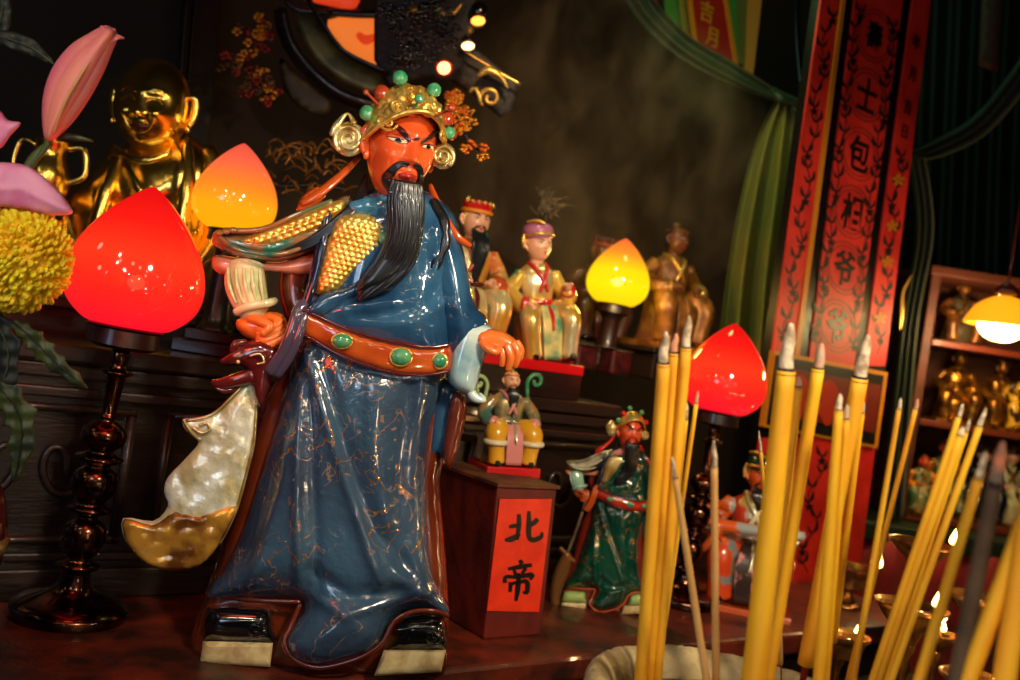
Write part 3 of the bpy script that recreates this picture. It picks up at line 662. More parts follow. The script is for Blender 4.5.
# post, moulding and an added dark sheet that blackens the back left wall
t = thing('wall_pilaster', 'dark brown carved wooden pilaster on the back wall behind the gold buddha', 'pilaster', PB(195, 300, 2.70))
def slab(px, b0, th):
    # board facing the altar front whose front face covers picture corners px
    mb = MB(); n = len(px); A = [PB(x, y, b0) for x, y in px]; V = A + [p + E2*th for p in A]
    mb.add(V, [tuple(range(n))[::-1], tuple(range(n, 2*n))] + [(i, (i+1) % n, (i+1) % n+n, i+n) for i in range(n)]); return mb
slab([(196, -20), (222, -20), (196, 330), (168, 330)], 2.66, .06).build('post', m_lacq2, t, smooth=False, bevel=.004)
slab([(-60, -60), (186, -60), (158, 340), (-60, 340)], 2.66, .05).build('darkening_sheet', mat('black_red_darkening', (.04, .016, .014), .75, col2=(.02, .01, .01), scale=3), t, smooth=False)
slab([(188, -20), (194, -20), (166, 330), (160, 330)], 2.63, .08).build('moulding', m_lacq, t, smooth=False, bevel=.002)

# ---------- lamps
m_bronze = mat('dark_bronze', (.42, .24, .14), .2, 1.0, coat=.5, col2=(.2, .10, .06), scale=30, bump=.2, bscale=60)
m_collar = mat('dark_brown_collar_wood', (.13, .06, .05), .35, coat=.3)
peach = [(.50, 0), (.62, .03), (.82, .19), (.95, .38), (1.0, .62), (.97, .88), (.87, 1.16), (.70, 1.45), (.47, 1.73), (.24, 1.95), (.08, 2.07), (.0, 2.11)]
G = {'red': ((1.0, .16, .06), (.95, .05, .05)), 'red2': ((.98, .13, .08), (.88, .03, .06))}
def glowred(name, cc, s, R):
    # red glass brightest round the bulb inside
    m, N, L, B = new_mat(name)
    tc = N.new('ShaderNodeTexCoord'); sp = N.new('ShaderNodeSeparateXYZ'); L.new(tc.outputs['Object'], sp.inputs[0])
    cr = N.new('ShaderNodeValToRGB'); mr = N.new('ShaderNodeMapRange'); mr.inputs['From Min'].default_value = 0; mr.inputs['From Max'].default_value = R*2.1
    L.new(sp.outputs['Z'], mr.inputs['Value']); L.new(mr.outputs[0], cr.inputs[0])
    e = cr.color_ramp.elements; e[0].position = 0; e[0].color = (*lin(cc[0]), 1); e[1].position = 1; e[1].color = (*lin(cc[-1]), 1)
    for i, c in enumerate(cc[1:-1]):
        q = e.new((i+1)/(len(cc)-1)); q.color = (*lin(c), 1)
    L.new(cr.outputs[0], B.inputs['Emission Color']); B.inputs['Emission Strength'].default_value = s
    B.inputs['Base Color'].default_value = (.03, .004, .003, 1); B.inputs['Roughness'].default_value = .08; B.inputs['Coat Weight'].default_value = .4
    return m
def lamp(name, label, cat, base, tilt, R, hb, cols, strength, stem=None, lean=(0, 0)):
    """lotus-bud lamp: glass bud radius R, its foot hb above the base"""
    q = Vector((sin(tilt), lean[1], 1)).to_track_quat('Z', 'Y')
    t = thing(name, label, cat, base, q)
    b = MB(); b.lathe([(r*R, hb + z*R) for r, z in peach], n=64, sm=4)
    for v in b.V: pass
    mm = glowred(label[:20].replace(' ', '_')+'_glass', cols, strength, R)
    # glass measured from its own foot
    sh = MB(); sh.lathe([(r*R, z*R) for r, z in peach], n=64, sm=4); so = sh.build('glass_shade', mm, t, local=True); so.location = (0, 0, hb)
    b = MB(); b.lathe([(.10*R, hb-.42*R), (.50*R, hb-.40*R), (.55*R, hb-.33*R), (.52*R, hb-.05*R), (.56*R, hb-.02*R), (.5*R, hb+.01*R)] if False else [(.14*R, hb-.36*R), (.40*R, hb-.34*R), (.52*R, hb-.28*R), (.50*R, hb-.06*R), (.55*R, hb-.02*R), (.48*R, hb+.02*R)], n=40); b.build('shade_holder', m_collar, t, local=True, auto=40)
    if stem is None:
        H = hb-.36*R
        prof = [(.60, 0), (.62, .02), (.60, .045), (.40, .075), (.30, .10), (.22, .14), (.20, .17), (.30, .185), (.30, .20), (.17, .215), (.26, .25), (.31, .29), (.28, .34), (.16, .365), (.15, .38), (.30, .395), (.30, .41), (.18, .425), (.28, .455), (.33, .50), (.28, .545), (.15, .565), (.32, .585), (.33, .60), (.16, .62), (.30, .65), (.32, .69), (.22, .72), (.10, .735), (.13, .75), (.10, .765), (.13, .86), (.14, .90), (.22, .91), (.22, .92), (.12, .93), (.14, .97), (.12, 1.0)]
        b = MB(); b.lathe([(r*R*(1.35 if z < .1 else 1), z*H) for r, z in prof], n=40, sm=2); b.build('turned_stem', m_bronze, t, local=True)
    else: stem(t, R, hb)
    return t
RED = [(.98, .07, .16), (1, .14, .10), (1.0, .22, .10), (.98, .10, .07), (.88, .04, .05)]
lamp('lotus_lamp', 'big glowing red bud-shaped lamp on a dark bronze stem, left of the blue statue', 'lamp', onz(68, 1.53, ZA), rad(2.6), .103, .452, RED, 1.0)
lamp('lotus_lamp', 'glowing red bud-shaped lamp on a bronze stem behind the incense sticks', 'lamp', onz(680, 2.23, ZA), rad(2.5), .095, .434, RED, 1.0)
YEL = [(1, .68, .03), (1, .66, .06), (1.0, .52, .14), (.98, .40, .25), (.92, .32, .25)]
YEL2 = [(1, .80, .05), (1, .86, .02), (1, .82, .03), (.98, .55, .12), (.90, .38, .18)]
def short_stem(t, R, hb):
    b = MB(); b.box((0, 0, .012), (R*1.5, R*1.5, .024)); b.box((0, 0, .034), (R*1.1, R*1.1, .02)); b.build('square_foot', m_collar, t, local=True, smooth=False, bevel=.003)
    b = MB(); b.lathe([(R*.42, .04), (R*.45, .05), (R*.32, .07), (R*.30, hb-.5*R), (R*.42, hb-.36*R)], n=24, sm=2); b.build('stem', m_collar, t, local=True)
lamp('lotus_lamp', 'orange and yellow glowing bud-shaped lamp between the gold buddha and the blue statue', 'lamp', onz(211, 1.87, ZT1), rad(0.2), .078, .235, YEL, 1.0, short_stem)
lamp('lotus_lamp', 'bright yellow glowing bud-shaped lamp between the seated deities in the centre', 'lamp', onz(601, 2.62, ZT2), rad(2), .083, .18, YEL2, 1.15, short_stem)

# ---------- red paper block and the boxes that lift the deities
t = thing('paper_covered_block', 'block wrapped in dark red paper with an orange paper slip of two black characters', 'block', PZ(500, 640, ZA))
m_pap = mat('dark_red_crumpled_paper', (.42, .10, .06), .55, col2=(.30, .07, .04), scale=12, bump=.8, bscale=26)
c0 = PZ(484, 640, ZA); w = (PZ(541, 638, ZA)-c0); w.z = 0; wl = .118; 
f0 = PZ(484, 640, ZA); Yb = f0.y
# front face corners taken at the front plane, sides run back
def face(px): return [PB(x, y, f0.dot(E2)) for x, y in px]
fb = f0.dot(E2)
fa = f0.dot(E1); a1 = PB(541, 638, fb).dot(E1); ztop = PB(499, 487, fb).z; a1t = PB(559, 487, fb).dot(E1); fat = PB(499, 487, fb).dot(E1)
dep = .21
V = [AB(fa, fb, ZA), AB(a1, fb, ZA), AB(a1, fb+dep, ZA), AB(fa, fb+dep, ZA), AB(fat, fb+.004, ztop), AB(a1t, fb+.004, ztop), AB(a1t, fb+dep, ztop), AB(fat, fb+dep, ztop)]
b = MB(); b.add(V, [(3, 2, 1, 0), (4, 5, 6, 7), (0, 1, 5, 4), (1, 2, 6, 5), (2, 3, 7, 6), (3, 0, 4, 7)]); b.build('block_body', m_pap, t, smooth=False, bevel=.004)
b = MB(); b.add([v + (UP*.002 if i > 3 else UP*0) for i, v in enumerate([AB(fat-.003, fb, ztop), AB(a1t+.003, fb, ztop), AB(a1t+.003, fb+dep+.002, ztop), AB(fat-.003, fb+dep+.002, ztop), AB(fat-.003, fb, ztop+.004), AB(a1t+.003, fb, ztop+.004), AB(a1t+.003, fb+dep+.002, ztop+.004), AB(fat-.003, fb+dep+.002, ztop+.004)])], [(3, 2, 1, 0), (4, 5, 6, 7), (0, 1, 5, 4), (1, 2, 6, 5), (2, 3, 7, 6), (3, 0, 4, 7)]); b.build('worn_top', mat('worn_brown_top', (.42, .22, .10), .6, col2=(.25, .12, .06), scale=16, bump=.5), t, smooth=False)
sl = slab([(500, 499), (552, 499), (539, 612), (487, 611)], fb-.0018, .0015).build('paper_slip', mat('orange_red_paper', (.93, .22, .08), .5, col2=(.85, .17, .06), scale=20), t, smooth=False)
# brush strokes of the two characters (north / emperor), in picture measure on the slip
WK = [1.5]
def stroke(mb, pts, w, bb, th=.0006):
    q = catmull([(x, y, 0) for x, y in pts], 5); W = [x.x for x in catmull([(v*WK[0], 0, 0) for v in (w if isinstance(w, (list, tuple)) else [w]*len(pts))], 5)]
    L_, R_ = [], []
    for i, p in enumerate(q):
        d = (q[min(i+1, len(q)-1)]-q[max(i-1, 0)]).normalized(); nrm = Vector((-d.y, d.x, 0)); L_.append(p+nrm*W[i]/2); R_.append(p-nrm*W[i]/2)
    n = len(q); V = [PB(p.x, p.y, bb) for p in L_+R_]; V += [v + E2*th for v in V]; F = []
    for i in range(n-1):
        F += [(i, i+1, n+i+1, n+i), (2*n+i, 3*n+i, 3*n+i+1, 2*n+i+1), (i, 2*n+i, 2*n+i+1, i+1), (n+i, n+i+1, 3*n+i+1, 3*n+i)]
    F += [(0, n, 3*n, 2*n), (n-1, 3*n-1, 4*n-1, 2*n-1)]
    mb.add(V, F)
m_ink = mat('black_ink', (.035, .02, .02), .45)
b = MB(); bb = fb-.0026
for pts, w in (([(519, 514), (519, 525), (517, 540)], [2.5, 3.4, 2.2]), ([(509, 527), (514, 526), (519, 525)], [2, 3, 2]), ([(505, 540), (512, 539), (520, 534)], [2, 4, 2.5]),
               ([(529, 511), (529, 524), (529, 536), (533, 540), (541, 537), (542, 532)], [2.2, 3.6, 3.4, 3.4, 3, 1.5]), ([(538, 519), (534, 523), (530, 526)], [3, 3.4, 2])): stroke(b, pts, w, bb)
b.build('black_character', m_ink, sl, smooth=False); b = MB()
for pts, w in (([(520, 560), (522, 564)], [2.5, 3.4]), ([(508, 569), (519, 567), (532, 565)], [2, 3.2, 2.5]), ([(514, 570), (516, 575)], [2, 2.8]), ([(526, 568), (522, 574)], [2.6, 2]),
               ([(505, 583), (506, 577), (517, 577), (532, 575), (530, 580)], [3, 2.4, 2.6, 3.4, 1.6]), ([(511, 582), (510, 592)], [3, 2.4]), ([(511, 584), (520, 582), (527, 582), (527, 592), (523, 592)], [2, 2.4, 3.2, 3, 1.6]), ([(519, 573), (518, 588), (516, 601)], [2.4, 3.6, 2])): stroke(b, pts, w, bb)
b.build('black_character', m_ink, sl, smooth=False); WK[0] = 1

t = thing('display_box', 'black box with a bright red top, lifting the seated deity in gold robes', 'box', PB(545, 402, 1.66))
za, zb = ZT1, PB(545, 361, 1.66).z
A0, A1 = PB(470, 350, 1.66).dot(E1), PB(584, 366, 1.66).dot(E1)
b = MB(); b.abox(A0, A1, 1.66, 1.90, za, zb-.022); b.build('body', m_lacq, t, smooth=False, bevel=.002)
b = MB(); b.abox(A0-.001, A1+.001, 1.659, 1.90, zb-.022, zb); b.build('red_top', mat('bright_red_lacquer', (.80, .05, .09), .3, coat=.5), t, smooth=False, bevel=.002)
ZBOX = zb
# ---------- seated deities, built in their own measure (height 1), front towards -y
m_skinp = mat('pale_pink_face_paint', (.93, .68, .53), .3, coat=.4)
m_lip = mat('red_lip_paint', (.75, .10, .08), .3)
def seated(t, T, C, beard=None, hat=None, apron=True, hands='lap', legw=1.0, fine=True, belly=0, headk=None, hs=.125, look=0, lids=.8, brows=.03, base=True, collar=True, bt=.05, bw_=1.1, wx=1.0):
    B = lambda: MB(lambda p: T((p[0]*wx, p[1], p[2])))
    nn = 40 if fine else 24
    fold = lambda a, u: .025*sin(a*9+u*6)+.02*sin(a*5-u*9)
    if base:
        b = B(); b.box((0, -.04, -.025-(bt-.05)/2), (.56*bw_, .56*bw_, bt)); b.build('base', C['base'], t, smooth=False, bevel=.002)
    # lap and trunk
    b = B(); b.loft([(0, -.02, 0, .25, .19), (0, -.05, .12, .24, .20), (0, -.06, .26, .24, .19), (0, -.01, .36, .20, .155), (0, .0, .45, .155+belly, .12+belly), (0, 0, .56, .165+belly*.6, .12+belly*.5), (0, .01, .66, .175, .105), (0, .02, .71, .12, .08), (0, .02, .75, .06, .06)], n=nn, sm=5, fold=fold)
    bo = b.build('robe', C['robe'], t)
    for s in (-1, 1):
        b = B(); b.tube([(s*.09, .0, .33), (s*.16, -.16, .36), (s*.20, -.245, .31), (s*.185, -.25, .16), (s*.17, -.245, .04)], [.10, .105*legw, .095*legw, .085, .09], n=16); b.build('robe_knee', C['lap'], t)
    for s in (-1, 1): b = B(); b.tube([(s*.17, -.20, .03), (s*.175, -.27, .032), (s*.18, -.335, .035)], [.045, .05, .035], n=12, flat=.8); b.tube([(s*.18, -.335, .035), (s*.18, -.35, .06)], [.03, .012], n=8); b.build('boot', C['boot'], t)
    if apron:
        b = B(); b.sheet([(-.07, -.2, .42), (-.09, -.285, .28), (-.085, -.30, .02)], [(.07, -.2, .42), (.09, -.285, .28), (.085, -.30, .02)], 12, 10, lambda u, v: 0, th=.012, dv=(0, 1, 0)); b.build('apron', C['apron'], t)
        b = B(); b.tube([(.16*sin(q*PI/8), -.13*cos(q*PI/8)-.004, .44) for q in range(17)], .022, n=8, sm=2, flat=1); b.tube([(0, -.15, .43), (.01, -.25, .36), (.0, -.31, .24)], [.015, .02, .012], n=8); b.build('girdle', C['belt'], t)
    arms = {-1: [(-.165, 0, .655), (-.26, .0, .52), (-.22, -.16, .44), (-.10, -.25, .46)], 1: [(.165, 0, .655), (.26, .0, .52), (.22, -.16, .44), (.10, -.25, .46)]}
    if hands == 'knees': arms = {-1: [(-.165, 0, .655), (-.27, -.02, .52), (-.25, -.14, .43), (-.20, -.25, .43)], 1: [(.165, 0, .655), (.27, -.02, .52), (.25, -.14, .43), (.20, -.25, .43)]}
    if hands == 'raise': arms[1] = [(.165, 0, .655), (.25, -.02, .50), (.22, -.18, .48), (.15, -.27, .56)]; arms[-1] = [(-.165, 0, .655), (-.27, -.02, .52), (-.25, -.14, .43), (-.20, -.25, .42)]
    for s in (-1, 1):
        A = arms[s]
        b = B(); b.tube(A[:3]+[tuple(Vector(A[2]).lerp(Vector(A[3]), .6))], [.06, .07, .07, .062], n=18); q = Vector(A[2]).lerp(Vector(A[3]), .5)
        b.tube([tuple(q), (q.x, q.y+.01, q.z-.10), (q.x+s*.01, q.y+.03, q.z-.17)], [.06, .045, .015], n=12)
        sl = b.build('sleeve', C['sleeve'], t)
        b = B(); e = Vector(A[3]); d = (e-Vector(A[2])).normalized(); q = Vector(A[2]).lerp(e, .62)
        b.tube([tuple(q-d*.01), tuple(q+d*.004)], [.068, .068], n=18); b.build('cuff', C['trim'], sl)
        b = B(); b.tube([tuple(q), tuple(e), tuple(e+d*.03)], [.028, .034, .02], n=12, flat=.8)
        side = d.cross(Vector((0, 0, 1))).normalized()
        for k in range(4): o = side*(k-1.5)*.013; b.tube([tuple(e+o), tuple(e+o+d*.035+Vector((0, 0, -.004))), tuple(e+o+d*(.055-.004*abs(k-1.5))+Vector((0, 0, -.022)))], [.010, .0095, .006], n=7)
        b.tube([tuple(e-side*s*.02-d*.01), tuple(e-side*s*.036+d*.015+Vector((0, 0, .01))), tuple(e-side*s*.03+d*.03+Vector((0, 0, .012)))], [.011, .01, .007], n=7)
        b.build('hand', C['skin'], t)
    if collar:
        b = B(); b.tube([(-.085, .02, .735), (-.06, -.085, .69), (0, -.125, .60), (.04, -.13, .52)], [.018, .02, .02, .015], n=8); b.tube([(.085, .02, .735), (.06, -.085, .69), (0, -.13, .60), (-.04, -.135, .52)], [.018, .02, .02, .015], n=8); b.build('collar', C['trim'], t)
    H0 = Vector((0, -.015, .745+hs)); 
    R = Matrix.Rotation(look, 3, 'Z')
    HT = lambda p: T(H0 + R @ (Vector(p)*hs))
    h = Head(HT, .76, .84, headk or {}, jaw=.10)
    ho = h.head('head', C['skin'], t, nu=64 if fine else 36, nv=52 if fine else 30, neck=True)
    if fine: h.features(ho, M['white'], M['black'], C.get('lip', m_lip), brows=brows, eye=lids, bw=.7, browm=C.get('browm'))
    if beard:
        b = MB(HT); rng = random.Random(7)
        for k in range(22 if fine else 9):
            u = (k+.5)/(22 if fine else 9)*2-1; L_ = beard*(1-.35*u*u)
            b.tube([(u*.42, -.84+.25*u*u, -.50-.18*(1-u*u)), (u*.5, -1.05, -.8-.2*L_), (u*.42, -1.10, -.9-.55*L_), (u*.22+rng.uniform(-.05, .05), -1.02, -.9-L_)], [.06, .09, .08, .02], n=7)
        for s in (-1, 1): b.tube([tuple(h.surf(s*.04, -.34, .03)), tuple(h.surf(s*.24, -.38, .04)), tuple(h.surf(s*.36, -.62, .06)), (s*.40, -.98, -1.1)], [.03, .06, .05, .02], n=8)
        b.build('beard', M['hair'], t)
    hair = B
    b = MB(HT)
    if hat != 'bald':
        b.ell((0, .06, .08), (.80, .90, .98), 36, 20, fn=lambda v: v if (v.y > -.2 or v.z > .72) else Vector((v.x*.8, v.y*.3, v.z))); b.build('hair', C.get('hair', M['hair']), t)
    if hat == 'crown':
        b = MB(HT); b.tube([(.80*sin(q*PI/12), -.87*cos(q*PI/12)+.03, .52-.06*cos(q*PI/12)) for q in range(25)], .13, n=10, sm=2, flat=1); hb = b.build('hat_band', C['hat2'], t)
        b = MB(HT); b.lathe([(.78, .5), (.84, .75), (.88, 1.0), (.80, 1.08), (.3, 1.05), (0, 1.02)], (0, .03, 0), n=32, sm=2); b.build('hat', C['hat'], t)
        b = MB(HT)
        for q in range(7): a = (q-3)*.42; b.ell((.86*sin(a), -.88*cos(a)+.03, .98), (.12, .09, .12), 10, 8)
        b.ell((-.72, -.1, 1.1), (.14, .14, .2), 12, 8); b.build('hat_knobs', C['hat3'], hb)
    if hat == 'helmet':
        b = MB(HT); b.lathe([(.82, .35), (.90, .60), (.92, .85), (.75, 1.15), (.35, 1.32), (0, 1.36)], (0, .03, 0), n=32, sm=3); hb = b.build('hat', C['hat'], t)
        b = MB(HT); b.tube([(.88*sin(q*PI/12), -.92*cos(q*PI/12)+.03, .50+.12*cos(q*PI/12)) for q in range(25)], .09, n=8, sm=2); b.tube([(-.9, .1, .6), (-1.0, .1, .2), (-.98, .05, -.2)], [.1, .12, .05], n=8)
        b.tube([(-.1, -.9, 1.18), (-.5, -.6, 1.35), (-.9, -.1, 1.3)], [.06, .12, .06], n=8); b.build('hat_trim', C['hat2'], hb)
    if hat == 'bun':
        b = MB(HT); b.ell((0, .25, 1.0), (.3, .3, .25)); b.tube([(.74*sin(q*PI/12), -.79*cos(q*PI/12)+.03, .60) for q in range(25)], .05, n=8, sm=2); b.build('hair_band', C['hat2'], t)
    if hat == 'usnisha':
        b = MB(HT); b.ell((0, .1, 1.0), (.35, .35, .35)); b.ell((0, .1, 1.35), (.1, .1, .14)); b.build('crown_of_hair', C['hat2'], t)
def place(name, label, cat, base, yaw, H, fn, group=None, pitch=0, lean=0):
    t = thing(name, label, cat, base, group=group)
    fn(t, frame(base, yaw=yaw, pitch=pitch, roll=lean, s=H)); return t
GD = dict(base=M['gold'], robe=M['gold'], lap=M['gold'], boot=M['gold'], apron=M['gold'], belt=M['gold'], sleeve=M['gold'], trim=M['gold'], skin=M['gold'], hat=M['gold'], hat2=M['gold'], hat3=M['gold'], hair=M['gold'])
whitegold = mat('white_and_gold_robe_paint', (.90, .82, .58), .2, .45, coat=.8, col2=(.92, .66, .25), scale=14, lo=.42, hi=.55, bump=.3, bscale=50)
goldrobe = mat('bright_gold_robe_paint', (.95, .74, .30), .2, .6, coat=.8, col2=(.92, .88, .68), scale=12, lo=.42, hi=.6, bump=.3, bscale=50)
yellowgreen = mat('green_and_yellow_sleeve_paint', (.80, .68, .22), .2, .3, coat=.8, col2=(.10, .42, .34), scale=13, lo=.45, hi=.55)
orange = mat('orange_yellow_paint', (.92, .55, .12), .3, coat=.6)
violet = mat('mauve_hat_paint', (.68, .40, .52), .3, coat=.6)
# bearded deity half hidden by the warrior's shoulder, stands on the lower step
C1 = dict(GD, robe=whitegold, lap=whitegold, sleeve=mat('orange_red_cloak_paint', (.78, .28, .12), .2, coat=.8, col2=(.86, .74, .42), scale=16), trim=M['ribbon'], skin=m_skinp, boot=M['black'], apron=whitegold, belt=M['maroon'], hat=M['red'], hat2=orange, hat3=M['gold'], base=M['maroon'])
bz = onz(450, 2.2, ZT1)
place('seated_deity', 'pale-faced deity with long black beard and red and yellow crown, at the blue warrior\'s shoulder', 'figurine', bz, rad(22), .33, lambda t, T: seated(t, T, C1, beard=3.0, hat='crown', hs=.118, look=rad(8), lids=.7, wx=.88))
t = thing('display_box', 'dark wooden box under the black-bearded deity, mostly behind the orange hand', 'box', bz-UP*.0)
# raise the deity on its box
for o in [x for x in bpy.data.objects if x.get('label', '').startswith('pale-faced')]:
    dz = P(462, 350, 2.2).z - ZT1; o.location.z += dz
b = MB(); R = Matrix.Rotation(rad(38), 3, 'Z'); b.box((bz.x, bz.y, ZT1+dz/2-.012), (.20, .20, dz-.026), R); b.build('body', m_lacq, t, smooth=False, bevel=.003)
b = MB(); b.box((bz.x, bz.y, ZT1+dz-.031), (.205, .205, .01), R); b.build('lid', m_lacq2, t, smooth=False, bevel=.002)
# young deity in gold
C2 = dict(GD, robe=goldrobe, lap=goldrobe, sleeve=mat('gold_sleeve_green_shoulder_paint', (.95, .78, .34), .2, .4, coat=.8, col2=(.16, .50, .36), scale=9, lo=.54, hi=.6), trim=mat('crimson_trim_paint', (.75, .12, .12), .25, coat=.6), skin=m_skinp, boot=M['black'], apron=mat('green_apron_paint', (.25, .55, .42), .2, coat=.8, col2=(.9, .8, .5), scale=20), belt=M['red'], hat=violet, hat2=M['gold'], hat3=M['gold'], base=mat('crimson_base_paint', (.75, .06, .10), .3, coat=.5))
bz = PB(541, 352, 1.75); bz.z = ZBOX+.012
bz = onz(536, 2.27, ZBOX)
place('seated_deity', 'young smiling deity in gold robes with a mauve cap, seated on the red-topped box', 'figurine', bz, rad(24), .295, lambda t, T: seated(t, T, C2, hat='helmet', hands='raise', hs=.13, look=rad(10), lids=.7, base=False, wx=.84), lean=-rad(9))
# tiny bearded figure on the paper block
C3 = dict(GD, robe=mat('grey_gold_robe_paint', (.72, .62, .36), .25, .3, coat=.8, col2=(.40, .42, .38), scale=40), lap=mat('yellow_trouser_paint', (.86, .62, .14), .25, coat=.8), sleeve=mat('ochre_sleeve_paint', (.62, .46, .22), .25, coat=.6, col2=(.25, .42, .38), scale=40), trim=M['pinkpaint'], skin=m_skinp, boot=M['green'], apron=M['pinkpaint'], belt=M['silverarm'], hat=M['gold'], hat2=M['gold'], hat3=M['jade'], base=M['red'])
bz = PZ(501, 472, ztop)
def tiny(t, T):
    seated(t, T, dict(C3), beard=2.6, hat='bun', hands='knees', hs=.105, look=0, lids=.7, legw=1.15, bt=.10, bw_=1.05)
    for s, L_ in ((-1, 1), (1, 1)):
        b = MB(T)
        cx = s*.30 if s > 0 else -.34; cz = .86 if s > 0 else .80
        b.tube([(cx-s*.08, .04, cz-.18), (cx-s*.10, .04, cz-.02)]+[(cx+s*.085*(1-q/16)*cos(PI+q*.55) if s < 0 else cx+.085*(1-q/16)*cos(PI-q*.55), .04, cz+.085*(1-q/16)*sin(q*.55)) for q in range(1, 13)], [.022]*14, n=8, sm=2)
        b.build('scroll', mat('pale_green_paint', (.62, .74, .50), .3, coat=.5) if s < 0 else C3['hat3'], t)
    b = MB(T); b.tube([(-.32, .04, .62), (-.40, .04, .95)]+[(-.46+.075*(1-q/14)*cos(q*.6), .04, 1.02+.075*(1-q/14)*sin(q*.6)) for q in range(10)], .02, n=8, sm=2); b.build('staff_scroll', mat('pale_green_paint', (.62, .74, .50), .3, coat=.5), t)
    for s in (-1, 1):
        b = MB(T); b.tube([(s*.20+.10*cos(q*PI/8), -.25+.10*sin(q*PI/8), .24) for q in range(17)], .03, n=8, sm=1); b.build('knee_band', M['white'], t)
place('seated_deity', 'tiny black-bearded figure in yellow trousers on a red base, on top of the paper block', 'figurine', bz+UP*.019, rad(22), .185, tiny, lean=-rad(3))
# wooden bearded-less man, gilded
wood = mat('gilded_worn_wood', (.72, .48, .20), .35, .35, coat=.4, col2=(.46, .27, .12), scale=22, bump=.4)
woodskin = mat('brown_wood_face', (.45, .25, .13), .35, coat=.5)
wood = wood
CW = dict(GD, base=wood, robe=mat('rose_brown_robe_paint', (.46, .27, .17), .4, .2, coat=.4, col2=(.58, .40, .18), scale=20), lap=wood, sleeve=wood, trim=M['gold'], skin=woodskin, boot=wood, apron=wood, belt=wood, hat=M['black'], hat2=wood, hair=M['hair'])
bz = onz(655, 2.75, ZT2+.0)
place('seated_deity', 'gilded brown wooden seated man with a dark cap, right of the centre yellow lamp', 'figurine', onz(660, 2.75, ZT2+.10), rad(30), .33, lambda t, T: seated(t, T, CW, hat='bun', hs=.12, look=rad(10), lids=.4, base=True))
t = thing('display_box', 'dark stepped stand carved with pale scrolls under the wooden seated man', 'box', onz(652, 2.75, ZT2))
q = onz(652, 2.75, ZT2); b = MB(); b.box(tuple(q+UP*.035), (.24, .22, .07), R); b.build('body', m_lacq2, t, smooth=False, bevel=.004)
b = MB(); b.box(tuple(q+UP*.0765), (.27, .24, .012), R); b.build('lid', m_lacq2, t, smooth=False, bevel=.003)
CDk = dict(GD, **{k: mat('dark_plum_robe_paint', (.26, .14, .14), .4, coat=.4, col2=(.38, .22, .12), scale=20) for k in ('robe',)}); CDk.update(lap=CDk['robe'], sleeve=CDk['robe'], base=m_lacq2, skin=woodskin, apron=M['maroon'], belt=M['maroon'], boot=M['black'], hat=M['maroon'], hat2=M['ribbon'], hat3=M['maroon'], trim=M['maroon'])
place('seated_deity', 'dim plum-robed deity partly behind the centre yellow lamp', 'figurine', onz(588, 2.85, ZT2+.075), rad(20), .30, lambda t, T: seated(t, T, CDk, hat='crown', hs=.12, lids=.5))
# red figures boxes beside the lamp foot
for (px, lab) in ((572, 'left'), (606, 'right')):
    q = onz(px+7, 2.42, ZT2); t = thing('carved_block', 'small dark red carved block, the %s one of two under the centre yellow lamp' % lab, 'block', q); mb_ = MB(); mb_.box(tuple(q+UP*.03), (.066, .05, .058), R); mb_.build('block_body', mat('dark_crimson_carved_wood', (.30, .06, .07), .4, col2=(.14, .04, .04), scale=50, bump=.6), t, smooth=False, bevel=.006)
    mb_ = MB(); mb_.box(tuple(q+UP*.061), (.07, .054, .006), R); mb_.build('cap', m_lacq2, t, smooth=False, bevel=.002)
# feather plume behind the young deity
t = thing('feather_plume', 'dark feathery plume standing up behind the mauve-capped deity', 'plume', onz(548, 2.5, ZT2))
b = MB(px_map(2.5)); rng = random.Random(3)
for k in range(34):
    a = rng.uniform(-1.1, 1.5); x0, y0 = 546+rng.uniform(-8, 8), 214+rng.uniform(-16, 4); L_ = rng.uniform(10, 22)
    b.tube([(x0, y0, rng.uniform(-6, 6)), (x0+L_*.5*sin(a), y0-L_*.5*cos(a), 0), (x0+L_*sin(a+.3), y0-L_*.9*cos(a+.3), 0)], [1.4, 1.1, .3], n=5, sm=2)
b.build('feathers', mat('dark_grey_feathers', (.16, .13, .09), .7, col2=(.38, .32, .2), scale=60), t)
b = MB(px_map(2.5)); b.tube([(546, 210, 0), (543, 300, 0), (538, 372, 0)], 1.6, n=8); b.build('stem', m_lacq2, t)
# crouching multicoloured figure at the right behind the sticks
CR = dict(GD, base=M['ribbon'], robe=mat('orange_red_gold_robe_paint', (.72, .20, .08), .22, coat=.8, col2=(.70, .58, .30), scale=26, lo=.52, hi=.58), lap=mat('grey_white_orange_paint', (.78, .26, .10), .22, coat=.8, col2=(.42, .50, .50), scale=24, lo=.54, hi=.6), sleeve=mat('silver_orange_sleeve_paint', (.62, .64, .62), .25, coat=.6, col2=(.85, .36, .12), scale=18, lo=.5, hi=.56), trim=M['cream'], skin=mat('bright_orange_face_glaze', (.86, .34, .10), .25, coat=.6), boot=M['black'], apron=mat('pink_black_apron_paint', (.16, .10, .09), .3, coat=.6, col2=(.8, .5, .5), scale=22, lo=.5, hi=.56), belt=M['silverarm'], hat=M['green'], hat2=M['gold'], hat3=M['red'])
q = PZ(742, 604, ZA)
def rider(t, T):
    seated(t, T, CR, hat='helmet', hands='raise', hs=.12, look=rad(5), beard=1.0)
    b = MB(T); b.tube([(-.20, -.20, .62), (-.32, -.28, .66), (-.34, -.32, .56), (-.24, -.34, .50), (-.30, -.34, .38), (-.36, -.30, .30)], [.02, .035, .035, .035, .03, .01], n=12); b.build('ribbon', M['ribbon'], t)
    b = MB(T); b.tube([(-.45, -.2, .50), (-.30, -.30, .52), (-.10, -.34, .53), (.30, -.40, .56)], [.03, .045, .04, .03], n=12); b.build('club', CR['sleeve'], t)
